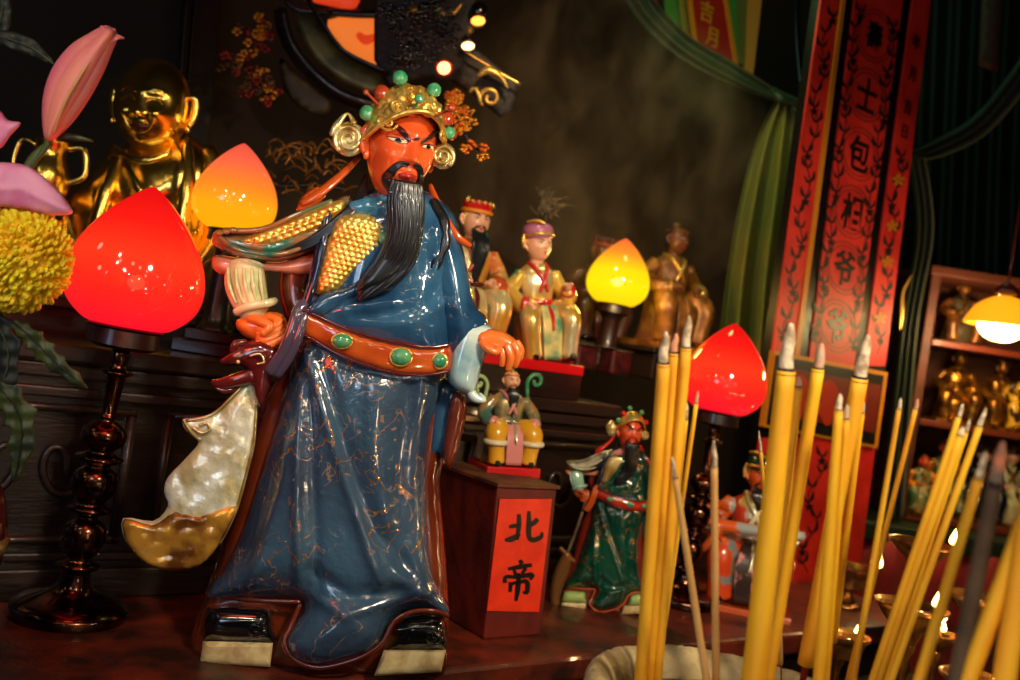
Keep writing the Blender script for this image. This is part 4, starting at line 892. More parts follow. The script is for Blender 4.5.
place('seated_deity', 'small orange-faced deity in red and silver armour, half hidden behind the thick yellow sticks', 'figurine', q+UP*.013, rad(-12), .33, rider)

# ---------- laughing gold buddha
q = onz(128, 2.02, ZT2)
t = thing('buddha_statue', 'shiny polished gold laughing buddha at the upper left behind the red lamp', 'statue', q)
Yb_ = 2.02; MBu = px_map(Yb_); B = lambda: MB(MBu); GP = M['goldpol']
b = B(); b.pillow([(118, 146), (100, 158), (82, 180), (66, 196), (62, 230), (80, 285), (120, 300), (180, 300), (210, 280), (212, 230), (216, 180), (212, 156), (196, 140), (176, 128), (150, 136)], 58, 60, d=0, Hb=50, step=3, disp=ridges([([(120, 150), (140, 190), (145, 240)], 7, 7), ([(185, 145), (180, 190), (190, 250)], 7, 6), ([(100, 200), (150, 212), (190, 200)], 10, -7), ([(90, 175), (100, 230)], 6, 6), ([(205, 160), (200, 230)], 6, 7)])); bo = b.build('body', GP, t)
b = B(); b.tube([(112, 148, -20), (128, 158, -38), (150, 160, -44), (172, 150, -38), (184, 132, -16)], 5, n=12); b.tube([(108, 156, -24), (128, 167, -42), (152, 169, -48), (176, 158, -42), (190, 138, -20)], 3, n=10); b.build('neck_fold', GP, bo)
b = B(); b.tube([(118, 160, -36), (104, 195, -50), (92, 240, -52)], [7, 9, 8], n=12); b.tube([(186, 142, -36), (186, 190, -52), (176, 250, -54)], [7, 10, 8], n=12); b.tube([(205, 150, -10), (218, 190, -16), (212, 240, -22), (190, 270, -40)], [12, 16, 14, 10], n=14); b.tube([(80, 190, -6), (68, 220, -14), (80, 262, -32)], [10, 13, 10], n=14); b.build('robe_edge', GP, bo)
HTb = px_frame(MBu, 152, 104, -22, rad(-18), rad(7), rad(2), 46)
h = Head(HTb, .84, .88, dict(cheek=.17, brow=.05, nose=1.0, chin=1.2, fold=1.6), jaw=-.05)
ho = h.head('head', GP, t, earlen=1.7, neck=True, nu=90, nv=70)
b = MB(HTb)
for sg in (-1, 1):
    b.tube([tuple(h.surf(sg*x, z, .01)) for x, z in ((.14, .08), (.24, .15), (.36, .15), (.47, .05))], [.012, .026, .026, .012], n=8); b.tube([tuple(h.surf(sg*x, z, .005)) for x, z in ((.12, .25), (.26, .34), (.42, .32), (.52, .22))], [.012, .026, .026, .01], n=8)
b.tube([tuple(h.surf(x, z, .01)) for x, z in ((-.36, -.30), (-.25, -.40), (0, -.44), (.25, -.40), (.36, -.30))], [.02, .035, .03, .035, .02], n=8)
b.tube([tuple(h.surf(x, z, .01)) for x, z in ((-.34, -.34), (-.2, -.54), (0, -.60), (.2, -.54), (.34, -.34))], [.02, .035, .045, .035, .02], n=8)
b.build('smile_lines', GP, ho)
b = MB(HTb); h.patch(b, [(-.33, -.34), (-.2, -.40), (0, -.44), (.2, -.40), (.33, -.34), (.2, -.52), (0, -.57), (-.2, -.52)], .004, .03); b.build('open_mouth', mat('dark_red_mouth', (.30, .05, .03), .3, .3), ho)

q = onz(40, 1.95, ZT2); t = thing('gold_vessel', 'small shiny gold vessel with looped handles at the left, behind the lily stems', 'vessel', q)
cc = P(50, 165, 1.95); hh = cc.z-q.z; c3 = Vector((cc.x, cc.y, q.z))
b = MB(); b.lathe([(.05, 0), (.052, .01), (.02, .03), (.016, hh-.09), (.03, hh-.07), (.042, hh-.04), (.040, hh-.01), (.028, hh+.02), (.034, hh+.045), (.03, hh+.045), (.02, hh+.01)], tuple(c3), n=32, sm=3); b.build('body', M['goldpol'], t)
for s in (-1, 1):
    b = MB(); b.tube([tuple(c3+Vector((s*.038, 0, hh-.03))), tuple(c3+Vector((s*.07, 0, hh-.01))), tuple(c3+Vector((s*.062, 0, hh+.04))), tuple(c3+Vector((s*.032, 0, hh+.035)))], .006, n=8); b.build('handle', M['goldpol'], t)
# ---------- couplet board of three red strips
t = thing('couplet_board', 'tall board of three red strips painted with vines and black characters in roundels', 'board', PB(820, 592, 1.57))
bp = 1.57
def lerpx(k, y):
    # picture x of the board's k-th edge at picture row y (edges measured at rows 0 and 345)
    X0 = (821, 842, 846, 855, 903, 913, 931); X1 = (773, 796, 801, 811, 857, 866, 888)
    return X0[k]+(X1[k]-X0[k])*y/345
def strip(k0, k1, ya, yb, b0, th=.006): return slab([(lerpx(k0, ya), ya), (lerpx(k1, ya), ya), (lerpx(k1, yb), yb), (lerpx(k0, yb), yb)], b0, th)
m_strip = mat('vermilion_paper', (.88, .19, .14), .5, col2=(.78, .12, .10), scale=9, bump=.2)
m_vine = mat('dark_green_black_ink', (.10, .05, .035), .5)
m_yel = mat('golden_yellow_edging', (.80, .50, .10), .4, coat=.3)
strip(0, 6, -40, 592, bp+.002, .03).build('backing_board', mat('black_board', (.035, .025, .03), .35, coat=.3), t, smooth=False)
ST_ = {}
for nm, k0, k1 in (('a', 0, 1), ('b', 3, 4), ('c', 5, 6)):
    ST_[nm] = strip(k0, k1, -40, 366, bp-.002, .005).build('red_strip', m_strip, t, smooth=False)
    ST_[nm+'2'] = strip(k0, k1, 438, 588, bp-.002, .005).build('red_strip', m_strip, t, smooth=False)
strip(1, 2, -40, 366, bp-.005, .01).build('gold_beading', m_yel, t, smooth=False)
# framed middle panel
def quad(x0, x1, y0, y1, b0, th):
    sl_ = .19
    return slab([(x0, y0+(x0-770)*sl_), (x1, y0+(x1-770)*sl_), (x1-(y1-y0)*.14, y1+(x1-770)*sl_), (x0-(y1-y0)*.14, y1+(x0-770)*sl_)], b0, th)
quad(774, 888, 350, 426, bp-.012, .014).build('yellow_frame', m_yel, t, smooth=False)
quad(777, 884, 354, 423, bp-.015, .004).build('dark_panel', mat('black_brown_panel', (.07, .04, .03), .4, coat=.3), t, smooth=False)
quad(780, 881, 364, 412, bp-.017, .003).build('red_panel', mat('dark_red_panel', (.42, .10, .05), .45), t, smooth=False)
for cx in (800, 829, 858):
    b = MB()
    yy = 388+(cx-770)*.19-6
    pl = [(cx+9*sin(a)*(1.0 if cos(a) > 0 else .85), yy-13*cos(a)) for a in [i*PI/8 for i in range(16)]]; pl2 = [(cx-2+10*sin(a)*(1 if cos(a) > -.2 else .6), yy+19-14*cos(a)) for a in [i*PI/8 for i in range(16)]]
    for q_, o in ((pl, 0), (pl2, .0004)):
        V = [PB(x, y, bp-.0185-o) for x, y in q_]; V += [v+E2*.0025 for v in V]; n = len(q_); b.add(V, [tuple(range(n))[::-1], tuple(range(n, 2*n))]+[(i, (i+1) % n, (i+1) % n+n, i+n) for i in range(n)])
    b.build('gourd_ornament', M.setdefault('gourd', mat('red_gourd_paint', (.70, .20, .10), .35, coat=.4)), t, smooth=False)
# vines along the outer strips, roundels with characters on the centre one
def vine(mb, k0, k1, ya, yb, f=.5, ph=0, amp=3.6, bb=bp-.0026):
    n = int((yb-ya)/3); pts = []
    for i in range(n+1):
        y = ya+(yb-ya)*i/n; xc = lerpx(k0, y)+(lerpx(k1, y)-lerpx(k0, y))*f; pts.append((xc+amp*sin(y*.11+ph), y))
    for i in range(0, n-3, 4): stroke(mb, pts[i:i+5], 1.1, bb)
    for i in range(2, n-3, 5):
        x, y = pts[i]; s = 1 if (i//5) % 2 else -1
        stroke(mb, [(x, y), (x+s*3.5, y-4), (x+s*4.5, y-11)], [1, 3.6, .6], bb); stroke(mb, [(x, y+1), (x-s*3, y-1), (x-s*5.5, y-7)], [1, 2.6, .5], bb)
        if (i//5) % 3 == 0:
            for a in range(5): stroke(mb, [(x, y+5), (x+4.2*sin(a*1.257), y+5-4.2*cos(a*1.257))], [2.6, 2.2], bb)
b = MB(); vine(b, 0, 1, 10, 345); b.build('painted_vine', m_vine, ST_['a'], smooth=False)
b = MB(); vine(b, 5, 6, 150, 360, ph=1.5); b.build('painted_vine', m_vine, ST_['c'], smooth=False)
b = MB()
for y in (180, 226, 262, 318):
    x = (lerpx(5, y)+lerpx(6, y))/2
    for a in range(5): stroke(b, [(x, y), (x+6*sin(a*1.257), y-6*cos(a*1.257))], [3, 3.4], bp-.0034)
b.build('gold_flowers', mat('ochre_gold_paint', (.78, .48, .10), .4), ST_['c'], smooth=False)
b = MB(); vine(b, 3, 4, 450, 575, ph=.5, amp=6); b.build('painted_vine', m_vine, ST_['b2'], smooth=False)
b = MB(); vine(b, 3, 4, 5, 355, f=.10, ph=.4, amp=2.0); vine(b, 3, 4, 20, 355, f=.90, ph=2, amp=2.0); b.build('painted_vine', m_vine, ST_['b'], smooth=False)
ring = MB(); chars = MB(); ex = E1; 
m_ring = mat('brown_roundel_paint', (.36, .12, .05), .5)
for (ch, y) in (('壽', 36), ('士', 95), ('包', 154), ('相', 212), ('爷', 268), ('爷', 326)):
    xc = (lerpx(3, y)+lerpx(4, y))/2+.5
    for rr in (22, 18.5):
        pts = [(xc+rr*.86*cos(a*PI/12), y+rr*1.2*sin(a*PI/12)+rr*.86*cos(a*PI/12)*.17) for a in range(25)]
        for i in range(0, 24, 3): stroke(ring, pts[i:i+4], 1.0, bp-.0025)
    px1, px2 = PB(xc, y, bp-.0026), PB(xc-1.5, y+10, bp-.0026); ey = (px1-px2).normalized(); chars = MB()
    glyph(ch, px1, E1, ey, .098 if ch != '壽' else .075, chars, bold=.022); chars.build('black_character', m_ink, ST_['b'], smooth=False)
ring.build('painted_roundels', m_ring, ST_['b'], smooth=False)
for (ch, y) in (('年', 42), ('月', 74), ('吉', 107), ('日', 132)):
    xc = (lerpx(5, y)+lerpx(6, y))/2; p1, p2 = PB(xc, y, bp-.0026), PB(xc-1.5, y+10, bp-.0026); chars = MB(); glyph(ch, p1, E1, (p1-p2).normalized(), .042, chars, bold=.02); chars.build('small_black_character', m_ink, ST_['c'], smooth=False)

# ---------- green curtains and valence
m_vel = mat('green_velvet', (.05, .17, .07), .5, col2=(.10, .16, .04), scale=5, lo=.35, hi=.65, sheen=.1, bump=.15, bscale=30)
m_vel2 = mat('olive_green_velvet', (.42, .47, .15), .4, col2=(.52, .50, .16), scale=4, sheen=.1)
Yc = 2.78; MC = px_map(Yc)
c = thing('curtain', 'green velvet curtain swagged from the top and gathered beside the red board', 'curtain', P(760, 340, Yc))
b = MB(MC); b.sheet([(612, -30, 0), (634, 14, 0), (672, 52, 0), (712, 76, 0), (752, 93, 0), (782, 104, 0)], [(638, -30, 0), (656, 2, 0), (690, 36, 0), (730, 60, 0), (768, 84, 0), (790, 98, 0)], 30, 50, lambda u, v: 5*sin(u*1.6*PI*2+v*2)*(1-v*.5), th=3); b.build('swag', m_vel, c)
b = MB(MC); b.sheet([(778, 96, 0), (756, 140, 0), (740, 200, 0), (726, 280, 0), (717, 360, 0)], [(792, 96, 0), (799, 130, 0), (799, 190, 0), (790, 270, 0), (780, 370, 0)], 70, 50, lambda u, v: (6+12*v)*sin(u*2.6*2*PI+.8*sin(v*3))+4*sin(u*11), th=3); b.build('tail', m_vel2, c)
b = MB(MC); b.tube([(772, 90, -6), (782, 98, -12), (795, 104, -6), (797, 120, 0)], [4, 6, 5, 2], n=12); b.tube([(779, 92, -4), (796, 110, -8), (801, 140, -4), (800, 200, 0), (792, 260, 0)], [2, 3, 3, 3, 2], n=8); b.build('gather', m_vel, c)
c = thing('curtain', 'dark green drape gathered at the far right behind the red board', 'curtain', P(925, 300, 3.1))
MC2 = px_map(3.1)
b = MB(MC2); b.sheet([(905, 150, 0), (915, 230, 0), (900, 330, 0), (880, 520, 0)], [(924, 150, 0), (934, 230, 0), (918, 330, 0), (903, 520, 0)], 40, 40, lambda u, v: 7*sin(u*3*2*PI+v), th=3); b.build('tail', m_vel, c)
b = MB(MC2); b.sheet([(908, 150, 0), (930, 140, 0), (980, 110, 0), (1040, 30, 0)], [(916, 160, 0), (945, 156, 0), (992, 130, 0), (1050, 60, 0)], 30, 40, lambda u, v: 8*sin(u*3*2*PI+v*2), th=3); b.build('swag', m_vel, c)
c = thing('curtain', 'deep green wall cloth hanging in the dark upper right corner', 'curtain', P(975, 120, 3.9))
b = MB(px_map(3.9)); b.sheet([(895, -60, 0), (890, 150, 0), (880, 330, 0)], [(1120, -60, 0), (1100, 150, 0), (1100, 330, 0)], 90, 20, lambda u, v: 7*sin(u*9*2*PI)+3*sin(u*23), th=3); b.build('cloth', mat('deep_green_cloth', (.02, .09, .055), .6), c)
# hanging strips of the valence at the top
strips = [('narrow crimson ribbon hanging left of the green valence strip', [(645, -20), (655, -20), (660, 22), (652, 25)], (.55, .06, .06)),
          ('dark green valence strip, leftmost beside the red banner', [(662, -20), (676, -20), (682, 34), (668, 26)], (.22, .55, .16)),
          ('olive valence strip touching the left edge of the red banner', [(677, -20), (690, -20), (694, 40), (683, 34)], (.55, .52, .14)),
          ('green valence strip just right of the red banner', [(722, -20), (736, -20), (738, 62), (731, 60)], (.14, .55, .22)),
          ('golden olive valence strip at the right end of the valence', [(748, -20), (764, -20), (753, 76), (744, 70)], (.78, .58, .12)),
          ('dark olive valence strip between the green and golden ones', [(736, -20), (748, -20), (745, 66), (738, 62)], (.36, .42, .12))]
for lab, pl, cc in strips:
    o = slab(pl, 2.08+.01*len(lab) % .03, .004).build('valence_strip', mat('cloth_'+lab[:14].replace(' ', '_'), cc, .6, sheen=.3), None, smooth=False)
    tag(o, lab, 'banner')
t = thing('banner', 'red hanging banner with two gold characters in the green valence', 'banner', PB(710, 30, 2.05))
o = slab([(688, -25), (722, -25), (737, 67), (697, 42)], 2.05, .005).build('banner_cloth', mat('red_banner_cloth', (.62, .10, .06), .6), t, smooth=False)
b = MB(); slab([(686, -25), (689, -25), (698, 43), (694, 41)], 2.045, .008); b = slab([(686, -25), (689, -25), (698, 43), (694, 41)], 2.045, .008); b.build('gold_edging', m_yel, t, smooth=False)
slab([(721, -25), (724, -25), (739, 68), (735, 66)], 2.045, .008).build('gold_edging', m_yel, t, smooth=False)
b = MB()
for ch, x, y in (('吉', 707, 12), ('月', 712, 37)):
    p1, p2 = PB(x, y, 2.048), PB(x-1, y+10, 2.048); glyph(ch, p1, E1, (p1-p2).normalized(), .062, b, thick=.0015, bold=.012)
b.build('gold_characters', mat('gold_thread', (.85, .60, .15), .4, .3), o, smooth=False)
t = thing('banner', 'dim dark red hanging banner at the far upper right', 'banner', P(985, 30, 3.5))
b = MB(px_map(3.5)); b.pillow([(984, -40), (1004, -40), (998, 72), (978, 66)], .5, 4, smooth=0, step=8, rim=1); b.build('banner_cloth', mat('dim_red_cloth', (.22, .025, .025), .7), t)
# pole at left of the board
b = MB(px_map(2.9)); b.tube([(798, -40, 0), (797, 30, 0), (802, 95, 0)], 3.2, n=12); tag(b.build('hanging_rod', mat('dark_blue_metal', (.10, .13, .20), .3, .8), None), 'thin dark bluish rod hanging between the curtain and the red board', 'rod')

# ---------- upper left background: great drum-like urn, hanging ornaments
Yg = 2.35; MU = px_map(Yg); B = lambda: MB(MU)
t = thing('incense_coil_frame', 'large curved olive metal ring with dark bands, up behind the gold crown', 'frame', P(340, 60, Yg))
b = B(); b.pillow([(296, 20), (306, 12), (322, 26), (337, 46), (356, 62), (380, 74), (382, 96), (345, 84), (318, 64), (302, 40)], 3, 8, step=4, rim=2); b.build('ring', mat('olive_brass', (.40, .36, .18), .4, .5, col2=(.26, .23, .12), scale=18), t)
b = B(); b.tube([(308, -2, -3), (324, 26, -3), (344, 52, -3), (385, 72, -3)], [4]*4, n=10, flat=.5); b.tube([(280, 10, 3), (288, 42, 3), (312, 74, 3), (345, 98, 3), (390, 110, 3)], [9]*5, n=10, flat=.5); b.build('dark_band', m_lacq, t)
b = B(); b.pillow([(280, 58), (300, 76), (330, 98), (326, 114), (302, 110), (284, 88)], 3, 12, d=14, step=6); b.build('lower_plate', mat('olive_brown_plate', (.40, .32, .18), .6, col2=(.24, .18, .10), scale=20), t)
t = thing('lit_lantern', 'orange-lit paper lantern panel glowing through the opening above the olive ring', 'lantern', P(355, 40, 2.6))
b = MB(px_map(2.62)); b.pillow([(328, 20), (380, 20), (380, 70), (360, 62), (342, 46)], 4, 20, d=0, step=6, rim=1)
m, N_, L_, B_ = new_mat('glowing_orange_paper'); B_.inputs['Emission Color'].default_value = (*lin((.95, .48, .18)), 1); B_.inputs['Emission Strength'].default_value = .8; B_.inputs['Base Color'].default_value = (.4, .1, .03, 1)
b.build('panel', m, t)
b = MB(px_map(2.58)); b.tube([(358, 34, 0), (366, 40, 0), (376, 36, 0)], [3, 5, 3], n=10); b.pillow([(300, -14), (355, -14), (356, 8), (330, 6), (302, -2)], 3, 12, step=6, rim=1)
m2 = m.copy(); m2.name = 'glowing_red_orange_paper'; m2.node_tree.nodes['Principled BSDF'].inputs['Emission Color'].default_value = (*lin((.85, .22, .08)), 1); b.build('upper_panel', m2, t)
b = MB(px_map(2.58)); b.tube([(330, 12, -4), (360, 14, -4), (392, 14, -4)], 4.5, n=10); b.tube([(286, 0, 0), (300, 10, 0), (340, 12, 0)], 3, n=8); b.build('lantern_rim', m_lacq, t)
# hanging flower ornaments
def cluster(label, name, cols, pts, Y, n, r, seed, cat='ornament'):
    t = thing(name, label, cat, P(pts[0][0], pts[0][1], Y)); rng = random.Random(seed); mm = px_map(Y)
    for ci, cm in enumerate(cols):
        b = MB(mm)
        for k in range(n//len(cols)):
            i = rng.randrange(len(pts)); x, y, s = pts[i]; x += rng.gauss(0, s); y += rng.gauss(0, s*.8); d = rng.uniform(-s, s)*.6
            for a in range(5):
                an = a*1.257+rng.random(); q = r*rng.uniform(.7, 1.2); tl = rng.uniform(-.5, .5)
                b.ell((x+q*cos(an)*.7, y+q*sin(an)*.7, d+tl*q), (q*.55, q*.42, q*.3), 8, 5)
        b.build('petals', cm, t)
    b = MB(mm)
    for i in range(len(pts)-1): b.tube([(pts[i][0], pts[i][1], 6), (pts[i+1][0], pts[i+1][1], 6)], 1.2, n=6)
    b.build('wire_stem', M['black'], t); return t
og = mat('gold_foil_petal', (.90, .58, .12), .3, .6); orr = mat('red_foil_petal', (.55, .13, .08), .35, .4); oy = mat('orange_foil_petal', (.90, .42, .10), .35, .4); odk = mat('dark_green_foil', (.10, .18, .10), .4, .3)
cluster('dim red and gold foil flower ornament hanging above the gold buddha\'s right', 'flower_ornament', [orr, og, mat('brown_foil_petal', (.38, .22, .12), .4, .4)], [(262, 22, 6), (252, 40, 9), (240, 60, 11), (255, 78, 12), (268, 95, 8)], 2.3, 66, 4.5, 5)
cluster('orange and gold foil flowers spilling right of the gold crown', 'flower_ornament', [oy, og, og], [(452, 98, 4), (458, 112, 6), (462, 128, 6), (470, 144, 6), (482, 152, 5)], 2.0, 60, 4.2, 6)
cluster('dark glossy carved cluster of beads above the gold crown', 'flower_ornament', [M['black'], m_lacq, mat('dark_plum_bead', (.16, .08, .09), .15, coat=1)], [(410, 36, 10), (420, 50, 10), (405, 62, 9), (398, 14, 8), (440, 28, 10), (430, 10, 10)], 2.1, 90, 5, 8)
t = thing('foil_fronds', 'golden thread fronds fanning out left of the statue\'s ribbon', 'ornament', P(320, 170, 2.2)); b = MB(px_map(2.2)); rng = random.Random(9)
for k in range(60):
    x0, y0 = rng.uniform(268, 350), rng.uniform(145, 196); a = rng.uniform(-2.6, -.2); L2 = rng.uniform(12, 30)
    b.tube([(x0, y0, rng.uniform(-8, 8)), (x0+L2*.5*cos(a), y0+L2*.3*sin(a)-2, 0), (x0+L2*cos(a), y0+L2*.35*sin(a)+3, rng.uniform(-8, 8))], [1.2, 1.0, .3], n=5, sm=3)
b.build('fronds', mat('dull_gold_thread', (.55, .35, .12), .45, .5), t); b = MB(px_map(2.2)); b.tube([(350, 190, 8), (310, 185, 8), (262, 188, 8)], 2, n=8); b.build('branch', m_lacq2, t)
# ornate plaque edge with bulbs, right of the crown
t = thing('carved_plaque', 'dark carved gilt canopy edge slanting down right of the crown', 'plaque', P(485, 60, 2.35))
b = B(); b.pillow([(374, -30), (474, -30), (478, 10), (470, 44), (520, 84), (514, 112), (500, 118), (478, 98), (452, 82), (425, 78), (388, 86), (374, 60)], 1.5, 5, d=10, step=5, rim=2, smooth=0); b.build('canopy_board', mat('dark_carved_wood', (.055, .035, .025), .6, col2=(.16, .09, .04), scale=30, bump=.8), t)
b = B(); b.tube([(466, 52, -4), (492, 68, -4), (520, 84, -4)], 1.3, n=8)
b.tube([(470, 92, -6), (476, 88, -6)]+[(490+11*(1-q/18)*cos(q*.6+2.4), 98+11*(1-q/18)*sin(q*.6+2.4), -6) for q in range(14)], 2, n=8, sm=2); b.tube([(478, 76, -6), (488, 70, -6), (500, 76, -6), (508, 88, -6)], [2, 4, 3, 1], n=8); b.tube([(405, 12, -6), (425, 8, -6), (450, 14, -6), (462, 4, -6)], [3, 2, 3, 1], n=8); b.ell((407, 12, -8), 3.5); b.ell((437, 16, -8), 3); b.ell((470, 30, -6), 4); b.build('gilt_scroll', M['gold'], t)
b = B(); b.lathe([(0, 0), (8, 2), (9.5, 8), (7, 14), (4, 17)], n=20) if False else b.ell((479, 10, 0), (9, 9, 9)); b.build('dark_ball', M['black'], t)
def emit(name, c, s):
    m, N, L, B_ = new_mat(name); B_.inputs['Emission Color'].default_value = (*lin(c), 1); B_.inputs['Emission Strength'].default_value = s; B_.inputs['Base Color'].default_value = (*lin(c), 1); return m
for (x, y, r, c, s, lab) in ((444, 68, 6.5, (1, .70, .42), 3.5, 'small round pinkish bulb with a red rim shining above the gold crown'), (478, 21, 6, (1, .66, .25), 2.2, 'small orange-lit bulb at the top, under the dark ball'), (468, 46, 5.5, (1, .86, .60), 2.6, 'small square-looking pale bulb between the orange bulb and the pinkish one')):
    t = thing('fairy_bulb', lab, 'bulb', P(x, y, 2.28)); b = MB(px_map(2.28)); b.ell((x, y, 0), (r*(1.2 if y < 50 else 1), r*.8 if y < 50 else r, r), 16, 10); b.build('glass', emit('bulb_light', c, s), t)
    b = MB(px_map(2.28)); b.tube([(x, y, r*.6), (x+2, y+1, r*2.2)], [r*.8, r*.6], n=12); b.tube([(x+r*1.15*cos(q*PI/8), y+r*1.1*sin(q*PI/8), 2) for q in range(17)], 1.8 if y > 60 else .8, n=6, sm=1); b.build('socket', M['red'] if y > 60 else M['maroon'], t)

# ---------- cabinet with small gilt statues at the right
Yk = 3.2
t = thing('display_cabinet', 'red-brown wall cabinet with shelves of small gilt statues at the right', 'cabinet', P(990, 545, Yk))
m_cab = mat('red_brown_cabinet_wood', (.36, .16, .08), .6, col2=(.28, .12, .06), scale=5, stretch=(1, 1, 4)); m_edge = mat('orange_brown_shelf_edge', (.42, .16, .07), .5, coat=.1)
x0 = P(917, 400, Yk).x; x1 = x0+.95; zt = P(920, 268, Yk).z; s1 = onz(960, Yk, 0)
zs = [P(970, 345, Yk).z, P(968, 426, Yk).z, P(962, 522, Yk).z]
zb0 = zs[2]-.02
b = MB(); b.box(((x0+x1)/2, Yk+.30, (zt+zb0)/2), (x1-x0, .02, zt-zb0)); b.build('back_panel', m_cab, t, smooth=False)
for xx in (x0, x1): b = MB(); b.box((xx, Yk+.15, (zt+zb0)/2), (.03, .31, zt-zb0)); b.build('side_panel', m_cab, t, smooth=False, bevel=.003)
b = MB(); b.box(((x0+x1)/2, Yk+.15, zt), (x1-x0+.05, .34, .03)); b.build('cornice', m_cab, t, smooth=False, bevel=.004)
for z in zs: b = MB(); b.box(((x0+x1)/2, Yk+.14, z-.009), (x1-x0-.03, .29, .018)); sh = b.build('shelf', m_cab, t, smooth=False); b = MB(); b.box(((x0+x1)/2, Yk-.006, z-.009), (x1-x0-.03, .012, .02)); b.build('shelf_edge', m_edge, sh, smooth=False, bevel=.003)
def onshelf(px, k, dy=.12): 
    r = ray(px, 400); 
    q = onz(px, Yk+dy, zs[k]); return q
gl = mat('dull_gold_figure', (.70, .48, .14), .28, .8, col2=(.35, .22, .08), scale=30)
GL = {k: gl for k in GD}
def small(beard=None, hat='usnisha', hands='lap', fine=False, C=GL): return lambda t, T: seated(t, T, C, beard=beard, hat=hat, hands=hands, fine=fine, apron=False, hs=.11)
place('gilt_statuette', 'gilt seated buddha statuette, left one on the middle cabinet shelf', 'figurine', onshelf(950, 1)+UP*.011, rad(-5), .235, small())
place('gilt_statuette', 'gilt statuette with raised arm, next right of the seated buddha on the middle cabinet shelf', 'figurine', onshelf(993, 1)+UP*.011, rad(8), .225, small(hat='crown', hands='raise'))
gy = dict(GL); 
for k in ('robe', 'lap', 'sleeve'): gy[k] = mat('bright_yellow_robe_paint', (.80, .62, .14), .35, coat=.4, col2=(.2, .12, .05), scale=30, lo=.55, hi=.6)
place('gilt_statuette', 'yellow-robed statuette cut by the right picture edge on the middle cabinet shelf', 'figurine', onshelf(1020, 1, .08)+UP*.011, rad(-10), .22, small(hat='crown', C=gy))
cw = dict(GL, robe=mat('cream_green_robe_paint', (.72, .66, .42), .35, coat=.5, col2=(.25, .40, .22), scale=30), skin=mat('orange_face_paint', (.80, .30, .10), .35, coat=.5), hair=gl); cw['lap'] = cw['robe']
cw['sleeve'] = orange
place('painted_statuette', 'orange-faced cream and green statuette, leftmost on the bottom cabinet shelf', 'figurine', onshelf(916, 2, .05)+UP*.011, rad(0), .185, small(hat='bun', C=cw))
place('painted_statuette', 'taller orange-faced statuette half behind the bundle of sticks on the bottom cabinet shelf', 'figurine', onshelf(936, 2, .14)+UP*.011, rad(10), .245, small(hat='bun', C=cw, beard=1.2))
cd = dict(GL, robe=mat('black_blue_robe_paint', (.07, .09, .13), .25, coat=.8, col2=(.3, .3, .3), scale=40, lo=.55, hi=.6), skin=m_skinp); cd['lap'] = cd['sleeve'] = cd['robe']
place('painted_statuette', 'dark blue-black robed statuette right of the bundle on the bottom cabinet shelf', 'figurine', onshelf(975, 2, .12)+UP*.011, rad(-8), .24, small(hat='crown', C=cd, beard=1.5))
place('painted_statuette', 'pink and white statuette at the right end of the bottom cabinet shelf', 'figurine', onshelf(1002, 2, .12)+UP*.011, rad(-8), .25, small(hat='helmet', C=dict(cd, robe=M['cream'], sleeve=M['pinkpaint'])))
place('painted_statuette', 'pale grey-green statuette on the top cabinet shelf, left of the pendant lamp', 'figurine', onshelf(955, 0, .2)+UP*.011, rad(0), .22, small(hat='crown', C=dict(GL, robe=mat('grey_green_stone_paint', (.34, .30, .20), .5), lap=wood, sleeve=wood, skin=wood, base=wood)))
# pendant lamp
Yp = 2.7; c0 = P(1003, 318, Yp); s = Yp/1000
t = thing('pendant_lamp', 'bright yellow glass pendant lamp hanging before the cabinet at the right edge', 'lamp', c0)
m_sh = emit('amber_glass_shade', (1, .62, .08), 1.1)
b = MB(); b.lathe([(3*s, 22*s), (12*s, 20*s), (26*s, 11*s), (35*s, -4*s), (36*s, -8*s), (33*s, -8*s), (32*s, -4*s), (22*s, 8*s), (8*s, 17*s)], tuple(c0), n=48, sm=3); b.build('shade', m_sh, t)
b = MB(); b.lathe([(4*s, 8*s), (16*s, 4*s), (23*s, -5*s), (20*s, -16*s), (10*s, -23*s), (0, -24*s)], tuple(c0), n=32, sm=3); b.build('globe_bulb', emit('yellow_white_bulb', (1, .93, .62), 7), t)
b = MB(); b.lathe([(3*s, 22*s), (12*s, 24*s), (12*s, 28*s), (5*s, 34*s), (2*s, 36*s)], tuple(c0), n=24); b.tube([tuple(c0+UP*.09), tuple(c0+UP*.6), tuple(Vector((c0.x, c0.y, 3.6)))], .004, n=8); b.build('cap_and_cord', M['maroon'], t)
# small gold tassel
b = MB(px_map(3.0)); b.tube([(912, 275, 0), (903, 292, 0), (902, 310, 0), (900, 330, 0)], [.8, 1.6, 2.4, 1], n=8); tag(b.build('gold_tassel', M['gold'], None), 'thin gold tassel hanging just right of the red board', 'tassel')
# cloth covered side table below the cabinet
t = thing('side_table', 'side table with a green top edge and dark red cloth front under the cabinet', 'table', (2.0, 3.3, 0))
m_rc = mat('dark_red_cloth', (.62, .07, .06), .7, col2=(.48, .05, .05), scale=4, sheen=.3)
zt2 = zb0; b = MB(); b.box((x0+.55, Yk+.13, zt2-.03), (1.5, .62, .055)); b.build('top', mat('dark_green_board', (.10, .17, .08), .5), t, smooth=False, bevel=.006)
b = MB(lambda p: Vector(p)); b.sheet([(x0-.2, Yk-.17, zt2-.05), (x0-.2, Yk-.17, .02)], [(x0+1.3, Yk-.17, zt2-.05), (x0+1.3, Yk-.17, .02)], 90, 6, lambda u, v: .012*sin(u*60), th=.005, dv=(0, 1, 0)); b.build('red_cloth', m_rc, t)
for xx in (x0-.15, x0+1.25):
    for yy in (Yk-.1, Yk+.38): b = MB(); b.box((xx, yy, (zt2-.06)/2), (.06, .06, zt2-.06)); b.build('leg', m_lacq, t, smooth=False)
